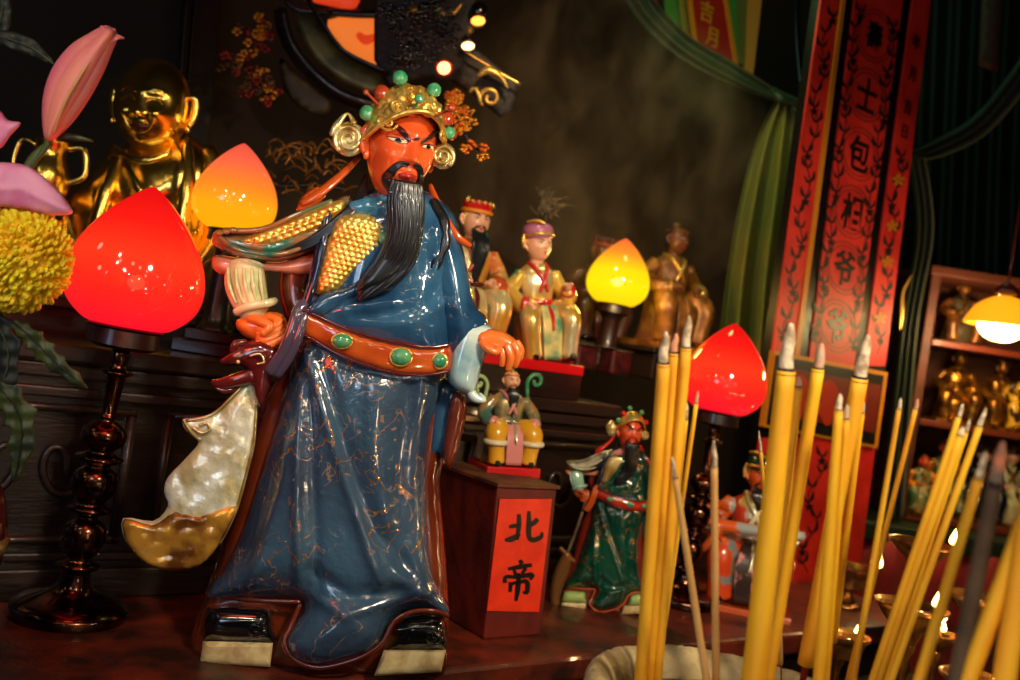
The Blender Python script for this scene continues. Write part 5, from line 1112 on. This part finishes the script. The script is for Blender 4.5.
# ---------- incense pots and joss sticks
m_pot = mat('pale_ash_grey_stone', (.86, .78, .56), .8, col2=(.60, .54, .38), scale=22, bump=1.0, bscale=60)
m_ash = mat('incense_ash', (.50, .46, .38), .95, col2=(.30, .27, .22), scale=60, bump=1.2, bscale=90)
def pot(label, c, R, H, zst):
    t = thing('incense_pot', label, 'incense pot', (c.x, c.y, c.z-H))
    def rough(v):
        n_ = noise.noise(v*45)*.0022+noise.noise(v*140)*.0016; return v + Vector((v.x, v.y, 0)).normalized()*n_ + UP*n_*.8
    b = MB(); b.lathe([(R*.6, -H), (R*.8, -H*.9), (R*1.0, -H*.5), (R*1.0, -.04), (R*.985, -.012), (R*.94, .0), (R*.88, -.002), (R*.82, -.012), (R*.79, -.03), (R*.78, -.07), (R*.3, -.08)], tuple(c), n=220, sm=8, fn=rough); b.build('bowl', m_pot, t)
    b = MB(); b.lathe([(R*.82, -.034), (R*.6, -.028), (R*.3, -.024), (0, -.023)], tuple(c), n=80, sm=5, fn=lambda v: v+UP*noise.noise(v*25)*.006); b.build('ash', m_ash, t)
    t2 = thing('stone_pedestal', 'square grey stone pedestal under the %s' % ' '.join(label.split()[:5]), 'pedestal', (c.x, c.y, 0)); z = c.z-H
    b = MB(); b.box((c.x, c.y, z/2), (R*1.3, R*1.3, z-.06)); b.build('shaft', m_pot, t2, smooth=False, bevel=.01)
    b = MB(); b.box((c.x, c.y, .03), (R*1.7, R*1.7, .06)); b.build('plinth', m_pot, t2, smooth=False, bevel=.01)
    b = MB(); b.box((c.x, c.y, z-.015), (R*1.6, R*1.6, .03)); b.build('capstone', m_pot, t2, smooth=False, bevel=.006)
Yp_ = 1.10
top_back = P(732, 653, Yp_+.155)
zr = top_back.z; cp = Vector((onz(732, Yp_, zr).x, Yp_, zr)); 
Rp = .5*abs(onz(876, Yp_, zr).x-onz(582, Yp_, zr).x)
pot('round pale stone incense pot full of ash at the bottom centre', cp, Rp, .24, 0)
m_j = mat('yellow_joss_stick', (.97, .75, .12), .6, col2=(.92, .64, .08), scale=30, stretch=(1, 1, .2))
m_jo = mat('amber_joss_stick', (.97, .74, .16), .6, col2=(.92, .64, .10), scale=30, stretch=(1, 1, .2))
m_jt = mat('tan_joss_stick', (.90, .74, .48), .65, col2=(.84, .64, .36), scale=30, stretch=(1, 1, .2))
m_jd = mat('charred_grey_brown_stick', (.32, .25, .18), .8, col2=(.22, .16, .12), scale=20)
m_ashw = mat('pale_burnt_ash', (.90, .83, .70), .9, col2=(.66, .56, .44), scale=90, lo=.45, hi=.6, bump=.6, bscale=200)
m_ember = mat('burnt_black_ring', (.10, .05, .03), .8)
m_pinktip = mat('pinkish_ash', (.85, .58, .45), .8, col2=(.75, .70, .62), scale=70)
m_stem = mat('red_bamboo_stem', (.50, .08, .05), .6)
def stick(label, tip, ashlen, wtop, bot, wbot, Y0, Y1, m=m_j, ash=m_ashw, wash=None, red=None, bend=0):
    """tip: picture point of the ash tip; bot: where the stick leaves the view or enters the ash; Y0/Y1 distances at tip and foot"""
    a, c = P(*tip, Y0), P(*bot, Y1); s0, s1 = Y0/1000, Y1/1000; L_ = (a-c).length; pxl = math.hypot(tip[0]-bot[0], tip[1]-bot[1]); f = ashlen/pxl
    t = thing('joss_stick', label, 'incense stick', c); j = a.lerp(c, f); rng = random.Random(int(tip[0]*7+tip[1]))
    b = MB(); mid = j.lerp(c, .5)+Vector((bend, 0, 0)); b.tube([tuple(j), tuple(mid), tuple(c)], [wtop*s0/2, (wtop*s0+wbot*s1)/4, wbot*s1/2], n=14, sm=6); b.build('incense', m, t)
    wa = (wash or wtop*.72)*s0/2
    if ashlen > 0:
        w1 = rng.uniform(-.3, .3)*wa; pts = [tuple(j+(c-j).normalized()*.001), tuple(j.lerp(a, .35)+Vector((w1, 0, 0))), tuple(j.lerp(a, .7)-Vector((w1*.5, 0, 0))), tuple(a)]
        b = MB(); b.tube(pts, [wa*1.1, wa, wa*.85, wa*.35], n=12, sm=5); b.build('ash_tip', ash, t)
        b = MB(); d = (a-j).normalized(); b.tube([tuple(j-d*wa*.5), tuple(j+d*wa*.5)], [wtop*s0/2*1.03, wa*1.12], n=14, sm=2); b.build('charred_ring', m_ember, t)
    if red:
        e = (P(*bot, Y1)-P(*tip, Y0)).normalized(); b = MB(); b.tube([tuple(c - e*.002), tuple(c+e*red)], [wbot*s1*.22, wbot*s1*.2], n=8); b.build('bamboo_stem', m_stem, t)
Z = [
 ('tall amber stick, left one of the thick left bundle, with a long grey ash tip', (666, 332), 30, 13, (640, 692), 13, 1.02, 1.10, m_jo),
 ('tall amber stick, middle one of the thick left bundle, with an orange-white ash tip', (676, 334), 18, 12, (648, 694), 12, 1.04, 1.12, m_jo),
 ('tallest amber stick, right one of the thick left bundle, with a brownish ash tip', (689, 316), 30, 11, (655, 696), 11, 1.03, 1.12, m_jo),
 ('thin amber stick with short ash tip pressed to the right of the thick left bundle', (687, 403), 16, 6, (657, 690), 5.5, 1.08, 1.14, m_jo),
 ('thin orange-tipped stick crossing the lower left of the red lamp', (698, 391), 12, 4.5, (656, 686), 5, 1.1, 1.16, m_j),
 ('pale tan stick with a white tip leaning left, first right of the left bundle', (672, 457), 20, 6.5, (709, 696), 8, .98, 1.06, m_jt),
 ('upright pale tan stick with a fluffy white tip in front of the bronze lamp stem', (714, 441), 24, 7, (716, 696), 8, 1.0, 1.08, m_jt),
 ('thickest yellow stick with a tall crooked white ash tip before the framed panel', (791, 324), 46, 19, (752, 700), 26, .98, 1.02, m_j),
 ('orange-tipped yellow stick tight behind the right side of the thickest stick', (799, 377), 10, 9, (766, 696), 10, 1.06, 1.12, m_jo),
 ('long yellow stick with a double pinkish ash tip over the framed panel', (822, 344), 24, 13, (766, 694), 12, 1.03, 1.10, m_j),
 ('thin short yellow stick with white tip beside the red lamp\'s right edge', (759, 431), 20, 3.5, (779, 664), 4, 1.2, 1.24, m_j),
 ('white-tipped thin stick hidden low behind the thickest yellow stick', (777, 506), 26, 5, (781, 664), 4, 1.16, 1.2, m_jt),
 ('broad amber stick with a long white ash tip before the board\'s right red strip', (868, 335), 42, 17, (806, 664), 17, 1.05, 1.12, m_jo),
 ('yellow stick with a small white tip, left of the twin tips before the red board', (840, 394), 16, 9, (818, 696), 13, .98, 1.02, m_j),
 ('yellow stick with a reddish white tip, right of the twin tips before the red board', (847, 405), 14, 8, (824, 694), 9, 1.0, 1.05, m_j),
 ('slim yellow stick with a pale pink tip leaning before the right red strip', (863, 394), 18, 8, (833, 642), 8, 1.08, 1.16, m_j),
 ('thin yellow stick with a white tip against the dark green cloth, left of its pair', (901, 398), 11, 5, (850, 698), 7, 1.02, 1.06, m_jo),
 ('thin yellow stick with a pink-white tip left of the cabinet, right of its pair', (918, 399), 10, 5, (846, 690), 6.5, 1.05, 1.10, m_jo),
 ('slim stick, leftmost tip of the slanting right bundle', (963, 404), 14, 6, (866, 700), 8, 1.0, 1.02, m_j),
 ('slim stick with a low white tip in the middle of the slanting right bundle', (963, 427), 10, 9, (872, 702), 8, 1.0, 1.02, m_j),
 ('slim stick behind the middle of the slanting right bundle with a grey tip', (970, 419), 14, 6, (877, 702), 8, 1.03, 1.04, m_j),
 ('slim stick with a long pale tip, rightmost of the slanting right bundle', (986, 408), 20, 7, (882, 704), 8, .99, 1.0, m_j)]
for (lab, tip, al, w, bot, wb, y0, y1, mm) in Z:
    red = .03 if bot[1] < 670 else None
    stick(lab, tip, al, w, bot, wb, y0, y1, mm, ash=m_pinktip if 'pink' in lab or 'orange' in lab or 'reddish' in lab else m_ashw, red=red)
# near sticks on the right, foot in a second pot below the view
stick('blurred yellow near stick with thin flower-like pale tip, right of the slanting bundle', (986, 452), 26, 10, (905, 730), 12, .80, .86, m_j)
stick('dark charred grey-brown near stick with a fluffy grey and pink tip at the right', (1003, 442), 40, 15, (946, 735), 19, .74, .80, m_jd, ash=mat('grey_fluffy_ash', (.42, .38, .33), .9, col2=(.80, .50, .38), scale=50), wash=13)
stick('thick blurred amber near stick crossing the lower right corner', (1040, 480), 10, 17, (950, 730), 18, .72, .80, m_jo)
stick('thick blurred amber near stick at the right edge of the picture', (1045, 420), 10, 22, (995, 740), 22, .70, .78, m_jo)
c2 = P(965, 770, .80); pot('second stone incense pot just below the right corner', Vector((c2.x-.01, c2.y+.01, c2.z-.03)), .11, .2, 0)

# ---------- brass oil lamps with flames
m_brass = mat('oily_dark_brass', (.85, .60, .28), .25, .85, col2=(.45, .26, .12), scale=26, coat=.4, bump=.3)
m_flame = emit('flame', (1, .80, .42), 9)
m_oil = mat('dark_lamp_oil', (.20, .10, .03), .05, coat=1)
ZL = CZ-.62
tt = thing('lamp_stand_table', 'low dark lacquered table carrying the brass oil lamps at the lower right', 'table', tuple(AB(1.7, .9, 0)))
pa, pb_ = PZ(800, 700, ZL), 0
b = MB(); b.abox(1.13, 2.25, .62, 1.215, ZL-.04, ZL); b.build('top', m_lacq, tt, smooth=False, bevel=.006)
for xx in (1.16, 2.17):
    for yy in (.64, 1.15): b = MB(); b.abox(xx, xx+.05, yy, yy+.05, 0, ZL-.04); b.build('leg', m_lacq, tt, smooth=False)
def oil(label, x, y, w, Y, fl, cup=False, z0=None, deep=26):
    # x,y: picture point of the rim's centre, w: rim half width in picture measure
    c = P(x, y, Y); s = Y/1000; r = w*s; z0 = ZL if z0 is None else z0; h = c.z-z0
    t = thing('oil_lamp', label, 'oil lamp', (c.x, c.y, z0))
    b = MB(); d = deep*s
    prof = [(r*.9, 0), (r, .002), (r*1.0, -.003), (r*.92, -.006)] + ([(r*.86, -.01), (r*.80, -d*.5), (r*.72, -d), (r*.5, -d*1.1), (.3*r, -d*1.1)] if cup else [(r*.7, -d*.35), (r*.42, -d*.6), (r*.22, -d*1.0)])
    b.lathe([(0, -.006), (r*.85, -.006)]+prof+[(0, prof[-1][1]-.001)], tuple(c), n=40); bw = b.build('dish', m_brass, t, auto=50)
    b = MB(); b.lathe([(0, -.004), (r*.8, -.004), (r*.8, -.0065), (0, -.0065)], tuple(c), n=32); b.build('oil', m_oil, bw)
    if h > d*1.3:
        H = h-d*.9; q = (c.x, c.y, z0); b = MB(); b.lathe([(r*.75, 0), (r*.78, .008), (r*.35, .02), (r*.16, .04), (r*.13, H*.35), (r*.24, H*.42), (r*.13, H*.5), (r*.12, H*.85), (r*.22, H*.93), (r*.25, H)], q, n=28, sm=3); b.build('stem', m_brass, t)
    b = MB(); fx = P(fl[0], fl[1]+6, Y-.6*r*0); e = Vector((fx.x, c.y-.3*r, c.z+.002))
    b.tube([tuple(Vector((e.x+.015, e.y+.01, e.z-.002))), tuple(e), tuple(e+UP*.006)], [.0018, .002, .0012], n=6); b.build('wick', M['black'], bw)
    f = fl[2]*s; b = MB(); b.lathe([(0, 0), (.22*f, .08*f), (.28*f, .25*f), (.20*f, .55*f), (.08*f, .85*f), (0, f)], tuple(e+UP*.005), n=14, sm=4); b.build('flame', m_flame, t); point('flame_light', tuple(e+UP*.02+Vector((0, -.012, 0))), .006, .55, (1, .62, .28))
oil('cup-shaped oil lamp with a tall flame standing on the altar table\'s right end', 852, 566, 21, 2.45, (874, 562, 19), cup=True, z0=ZA, deep=20)
oil('wide flat oil lamp on a thin stem, highest of the brass lamps', 922, 543, 32, 1.85, (948, 546, 17), deep=30)
oil('wide oil lamp dish below the highest one, its flame to the right', 912, 606, 36, 1.62, (929, 614, 16), cup=False, deep=40)
oil('oil lamp dish at the right edge, far one, with a small flame', 982, 598, 34, 1.75, (1008, 604, 9), deep=30)
oil('low oil lamp dish with a tiny flame left of the slanting bundle', 842, 634, 28, 1.55, (852, 634, 9), deep=20, cup=True)
oil('small low oil lamp just under the wide dish, its flame leaning', 938, 634, 22, 1.66, (938, 637, 11), deep=18)
oil('lowest oil lamp dish cut by the bottom edge of the picture', 975, 678, 34, 1.5, (992, 690, 9), deep=18)

# ---------- flowers at the left edge
Yf = 1.22; MF = px_map(Yf); B = lambda: MB(MF)
m_petal = mat('pink_lily_petal', (.82, .36, .50), .5, col2=(.90, .52, .46), scale=14, sub=.15, stretch=(1, 1, .3))
m_petd = mat('magenta_lily_petal', (.82, .30, .55), .5, col2=(.92, .60, .74), scale=14, sub=.15)
m_leaf = mat('dark_green_leaf', (.12, .16, .05), .5, col2=(.26, .30, .09), scale=20, bump=.3)
m_leaf2 = mat('deep_green_leaf', (.02, .06, .03), .6, col2=(.035, .08, .03), scale=16)
t = thing('lily_bud', 'closed pink lily bud pointing up in front of the gold buddha', 'flower', P(50, 137, Yf))
ax = [(48, 138), (57, 112), (70, 85), (86, 60), (101, 42), (112, 30)]; W = [5.5, 18, 23, 21, 14, 7.5]
b = B()
for (off, ph, wk) in ((-6, -.35, .78), (6, .35, .78), (0, 0, .7)):
    L_, R_ = [], []
    for (x, y), w in zip(ax, W):
        dx, dy = .62, -.78; nx, ny = -dy, dx
        cx, cy = x+nx*off*(w/22), y+ny*off*(w/22); L_.append((cx-nx*w*wk, cy-ny*w*wk)); R_.append((cx+nx*w*wk, cy+ny*w*wk))
    b.pillow(L_+R_[::-1], 15 if off else 19, 14, d=0 if off else -3, Hb=14, step=2.5)
b.tube([(104, 42, -6), (104, 32, -8), (101, 26, -8)], [5, 4, 1.5], n=10, flat=.5); b.tube([(110, 40, -8), (117, 37, -8), (124, 38, -6)], [5, 4, 1.2], n=10, flat=.5); b.tube([(107, 40, -4), (112, 32, -4), (115, 30, -4)], [5, 4, 2], n=8)
b.build('petals', m_petal, t); b = B(); b.tube([(54, 132, -19), (66, 100, -23), (84, 70, -22), (104, 42, -12)], [.8, 1.8, 1.6, .8], n=8); b.build('midrib', mat('yellowish_midrib', (.78, .56, .32), .5), t)
b = B(); b.tube([(52, 132, 0), (45, 148, 0), (32, 166, 2), (10, 200, 8), (-20, 300, 12), (-38, 450, 14), (-46, 640, 14)], [4.5, 3.6, 3, 3, 3.5, 3.5, 3], n=10); b.build('stem', m_leaf, t); b = B(); b.pillow([(52, 138), (66, 133), (82, 136), (97, 142), (80, 141), (66, 140)], 1.5, 3, step=2); b.pillow([(50, 140), (38, 158), (28, 172), (22, 168), (32, 152)], 1.5, 3, step=2); b.build('leaf', m_leaf, t)
t = thing('lily_flower', 'open magenta-pink lily at the left edge, its petal lying over the yellow chrysanthemum', 'flower', P(-20, 190, Yf))
b = B()
b.pillow([(-40, 160), (0, 162), (28, 166), (52, 184), (68, 203), (72, 214), (50, 215), (20, 209), (-10, 206), (-40, 206)], 9, 16, d=-10, Hb=4, step=3, disp=ridges([([(-30, 190), (20, 188), (66, 210)], 4, 3)])); b.build('petal', m_petd, t)
b = B(); b.pillow([(-40, 100), (-4, 108), (8, 120), (21, 123), (10, 136), (-2, 150), (-40, 160)], 6, 10, d=-4, Hb=3, step=3); b.build('petal', m_petd, t)
b = B(); b.pillow([(-44, 180), (-30, 150), (-60, 130), (-80, 190)], 10, 14, d=0, step=4); b.tube([(-50, 190, 4), (-52, 400, 10), (-50, 640, 12)], 3.5, n=8); b.build('throat_and_stem', m_petd, t)
t = thing('chrysanthemum', 'big round yellow chrysanthemum at the left edge', 'flower', P(14, 262, Yf))
b = B(); rng = random.Random(12); cx, cy = 20, 259
N_ = 620
for k in range(N_):
    u = (k+.5)/N_; ph = math.acos(1-u*1.45); th = k*2.39996
    d0 = Vector((sin(ph)*cos(th), sin(ph)*sin(th), -cos(ph))); j = Vector((rng.gauss(0, .06), rng.gauss(0, .06), rng.gauss(0, .06))); d = (d0+j).normalized(); Rr = 55*rng.uniform(.9, 1.05)
    a_ = Vector((cx, cy, 8)); tip = a_+d*Rr; cl = Vector((cx, cy, -40)); inw = (cl-tip).normalized()*3*u
    b.tube([tuple(a_+d*Rr*.55), tuple(a_+d*Rr*.85), tuple(tip+inw)], [3.4, 5.2, 3.2], n=6, sm=2, flat=.5)
b.build('petals', mat('yellow_petal', (1.0, .90, .16), .5, col2=(.98, .80, .10), scale=30, sub=.35), t, fix=False); b = B(); b.ell((cx, cy, 8), 46, 28, 18); b.build('heart', mat('golden_yellow_heart', (.95, .78, .10), .6), t); b = B(); b.tube([(cx-10, cy+30, 20), (-20, 400, 20), (-40, 640, 20)], 4, n=8); b.build('stem', m_leaf, t)
def leaf(label, spine, w, m, lob=5, d=0, kind='leaf'):
    t = thing(kind, label, 'leaf', P(spine[0][0], spine[0][1], Yf)); q = catmull([(x, y, 0) for x, y in spine], 8); L_, R_ = [], []; n = len(q)
    for i, p in enumerate(q):
        dd = (q[min(i+1, n-1)]-q[max(i-1, 0)]).normalized(); nr = Vector((-dd.y, dd.x, 0)); u = i/(n-1); ww = w*(sin(PI*min(1, u*.92+.08))**.7)*(1-.38*abs(sin(u*lob*PI))) if lob else w*sin(PI*(u*.96+.03))
        L_.append((p+nr*ww+dd*ww*.3)[:2]); R_.append((p-nr*ww+dd*ww*.3)[:2])
    b = B(); b.pillow(L_+[tuple(q[-1][:2])]+R_[::-1], 1.5, 4, d=d, step=2.5, smooth=0, rim=.5, disp=lambda x, y: 1.2*sin(x*.35)+1.0*sin(y*.4)); b.build('blade', m, t)
    b = B(); b.tube([(p.x, p.y, d-3.6) for p in q[::4]], .8, n=6); b.build('midrib', m_leaf if m is not m_leaf else m_leaf2, t)
leaf('yellow-green serrated leaf pointing right below the chrysanthemum', [(12, 322), (32, 338), (55, 362), (88, 389)], 13, m_leaf, 6)
leaf('dark lobed leaf hanging low at the left edge', [(-6, 384), (10, 400), (22, 430), (14, 482)], 20, m_leaf, 4, d=4)
leaf('dark green lobed leaf behind, under the chrysanthemum', [(-10, 310), (0, 330), (8, 360), (-6, 420)], 18, m_leaf2, 4, d=10)
leaf('long dark green smooth leaf at the upper left', [(-20, 30), (5, 38), (32, 48), (54, 64)], 9, m_leaf2, 0, d=14)
leaf('dark green leaf standing in the top left corner', [(-12, 60), (-4, 36), (2, 10), (4, -20)], 11, m_leaf2, 0, d=18)
vb = onz(-105, Yf, ZA); t = thing('flower_vase', 'dark reddish round vase at the lower left edge holding the flowers', 'vase', vb)
b = MB(); b.lathe([(.06, 0), (.065, .01), (.05, .02), (.085, .10), (.10, .17), (.085, .24), (.045, .29), (.05, .33), (.062, .345), (.055, .345), (.04, .30), (0, .29)], tuple(vb), n=40, sm=3); b.build('body', M['maroon'], t)
b = MB(); b.lathe([(.101, .16), (.103, .17), (.101, .18)], tuple(vb), n=40); b.build('band', M['goldpale'], t)

# ---------- drifting incense smoke behind the statues
m = bpy.data.materials.new('incense_smoke'); m.use_nodes = True; N = m.node_tree.nodes; L = m.node_tree.links; N.remove(N['Principled BSDF'])
v = N.new('ShaderNodeVolumePrincipled'); v.inputs['Color'].default_value = (.85, .66, .44, 1); v.inputs['Anisotropy'].default_value = .2
tc = N.new('ShaderNodeTexCoord'); mp = N.new('ShaderNodeMapping'); mp.inputs['Scale'].default_value = (1, 1, .6); nz = N.new('ShaderNodeTexNoise'); nz.inputs['Scale'].default_value = 6.5; nz.inputs['Detail'].default_value = 6; nz.inputs['Distortion'].default_value = 1.6
mr = N.new('ShaderNodeMapRange'); mr.inputs['From Min'].default_value = .46; mr.inputs['From Max'].default_value = .68; mr.inputs['To Max'].default_value = 1.2
L.new(tc.outputs['Object'], mp.inputs[0]); L.new(mp.outputs[0], nz.inputs['Vector']); L.new(nz.outputs['Fac'], mr.inputs['Value']); L.new(mr.outputs[0], v.inputs['Density']); L.new(v.outputs[0], N['Material Output'].inputs['Volume'])
cs = P(620, 150, 2.75); b = MB(); b.ell((0, 0, 0), (.55, .35, .42), 32, 20, R=Matrix.Rotation(AY, 3, 'Z')); o = b.build('incense_smoke', m, None); o.location = cs
tag(o, 'thin brown-grey incense smoke drifting behind the deities before the back wall', 'smoke', kind='stuff')

# ---------- light
K = 1.0
spot('lamp_over_altar', (.75, .1, 2.35), (.05, 1.8, 1.25), 48, .9, .10, 150*K, (1, .80, .56))
spot('fill_left_high', (-.9, .3, 2.3), (-.25, 1.7, 1.2), 50, .9, .04, 11*K, (1, .78, .55))  # unseen fill added from the upper left
point('glint_light_low', (.35, .35, 1.15), .03, 2.6*K, (1, .72, .42))  # low front light, unseen, added for glints on the glaze
point('glint_light_left', (-.75, .75, 1.75), .02, 1.6*K, (1, .80, .6))  # added for sparkle on the glaze, source unseen
for i, (x, y, z) in enumerate([(.25, .4, 1.9), (.55, .7, 1.75), (-.35, .2, 1.7), (.9, .9, 1.5), (-.1, .15, 1.0), (.1, .1, 1.6), (.45, .3, 1.45), (-.6, .4, 1.4), (.2, .6, .95), (.7, .4, 1.2)]): point('sparkle_point_%d' % i, (x, y, z), .006, .7*K, (1, .85, .68))  # unseen points added to give the ceramic crisp highlights
area('cool_area_left', (-1.6, -1.2, 1.7), (0, 1.8, 1.2), .8, 9*K, (.55, .72, 1))  # cool area light aimed at the altar from behind the camera's left
point('red_lamp_glow', tuple(P(140, 280, 1.30)), .05, .8, (1, .1, .04))
point('yellow_lamp_glow', tuple(P(617, 280, 2.45)), .04, 1.6, (1, .62, .15))
point('pendant_glow', tuple(P(1003, 345, 2.66)), .03, 3.5, (1, .75, .3))
point('cabinet_fill', tuple(P(985, 335, 3.0)), .04, 5.5, (1, .62, .28))  # unseen point light added to brighten the shelves
area('green_tube', tuple(P(960, -60, 3.2)), tuple(P(945, 220, 3.8)), .4, .45, (.15, 1, .45))
area('green_area_curtain', tuple(P(745, -60, 2.35)), tuple(P(765, 230, 2.8)), .2, .9, (.6, 1, .35))  # yellow-green area light aimed at the gathered curtain
spot('altar_back_fill', tuple(P(560, -150, 1.9)), tuple(P(600, 240, 2.8)), 80, .8, .05, 14, (1, .66, .38))  # unseen warm spot added to lift the back wall
spot('board_fill', (1.5, 1.2, 1.9), tuple(P(830, 300, 2.7)), 42, .9, .04, 34, (1, .74, .5))  # added spot to brighten the red board, source unseen
for i, (x, y, z, r, e) in enumerate([(-1.0, .5, 1.85, .05, .5), (-.75, .35, 2.05, .06, .6), (-.5, .3, 1.75, .03, .3), (-.3, .25, 2.1, .06, .6), (-.05, .4, 1.95, .04, .4), (-1.15, .8, 1.6, .05, .4), (-.65, .3, 1.5, .03, .25), (.15, .5, 1.7, .03, .3), (-.2, .2, 1.45, .03, .25), (-1.3, 1.1, 1.95, .06, .5)]): point('reflection_point_%d' % i, (x, y, z), r, e*1.3, (1, .84, .6))  # unseen points added as bright reflections for the gold buddha
spot('flower_fill', (-.55, .1, 1.85), tuple(P(30, 200, 1.22)), 34, .8, .05, 9, (1, .84, .64))  # spot added on the flowers alone, not a lamp of the place
spot('buddha_fill', (-.35, .5, 2.1), tuple(P(140, 150, 2.0)), 24, .8, .10, 9, (1, .84, .6))  # unseen spot added to brighten the buddha
spot('deity_fill', (.75, .9, 1.95), tuple(P(575, 290, 2.4)), 26, .9, .03, 20, (1, .80, .55))  # added unseen spot for the seated deities
spot('valence_fill', tuple(P(720, -60, 2.1)+Vector((-.1, -.5, .1))), tuple(P(710, 40, 2.75)), 50, .9, .03, 3.5, (1, .8, .5))  # small unseen spot added so the valence strips show
spot('oil_lamp_fill', (.9, .9, 1.7), tuple(P(930, 600, 1.8)), 40, .9, .03, 28, (1, .72, .42))  # unseen spot added over the brass dishes, besides their flames
spot('face_fill', (.35, .25, 1.75), tuple(P(410, 150, 1.4)), 26, .9, .03, 34, (1, .86, .66))  # unseen spot added for the warrior's face and crown
w = bpy.data.worlds.new('World'); SC.world = w; w.use_nodes = True; w.node_tree.nodes['Background'].inputs[0].default_value = (1, .7, .45, 1); w.node_tree.nodes['Background'].inputs[1].default_value = .008

# ---------- camera
cd = bpy.data.cameras.new('Camera'); cam = bpy.data.objects.new('Camera', cd); COL.objects.link(cam); SC.camera = cam
cam.matrix_world = Matrix(((CT, -ST, 0, 0), (0, 0, -1, 0), (ST, CT, 0, CZ), (0, 0, 0, 1)))
cd.sensor_width = 36; cd.lens = 1000/1020*36; cd.clip_start = .02; cd.dof.use_dof = True; cd.dof.focus_distance = 1.42; cd.dof.aperture_fstop = 3.6
SC.view_settings.view_transform = 'Standard'; SC.view_settings.look = 'None'; SC.view_settings.gamma = 1; SC.view_settings.use_curve_mapping = False; SC.view_settings.exposure = 0.12
GR = {'joss_stick': 'burning joss sticks in the foreground', 'lotus_lamp': 'glowing bud-shaped altar lamps', 'seated_deity': 'seated deity figurines on the altar', 'oil_lamp': 'brass oil lamps with small flames', 'painted_statuette': 'statuettes in the wall cabinet', 'gilt_statuette': 'statuettes in the wall cabinet', 'valence_strip': 'cloth strips of the green valence', 'fairy_bulb': 'small bulbs above the gold crown', 'warrior_statue': 'red-faced warrior statues', 'glaive': 'glaives of the red-faced warriors', 'flower_ornament': 'foil flower ornaments', 'curtain': 'green curtains', 'display_box': 'boxes lifting the deities', 'carved_block': 'carved blocks under the centre lamp', 'altar_step': 'steps of the altar', 'incense_pot': 'stone incense pots', 'stone_pedestal': 'pedestals of the incense pots', 'leaf': 'leaves of the flower arrangement'}
for o in bpy.data.objects:
    k = o.name.split('.')[0]
    if o.parent is None and 'label' in o and k in GR: o['group'] = GR[k]
    if '_o' in o: del o['_o']
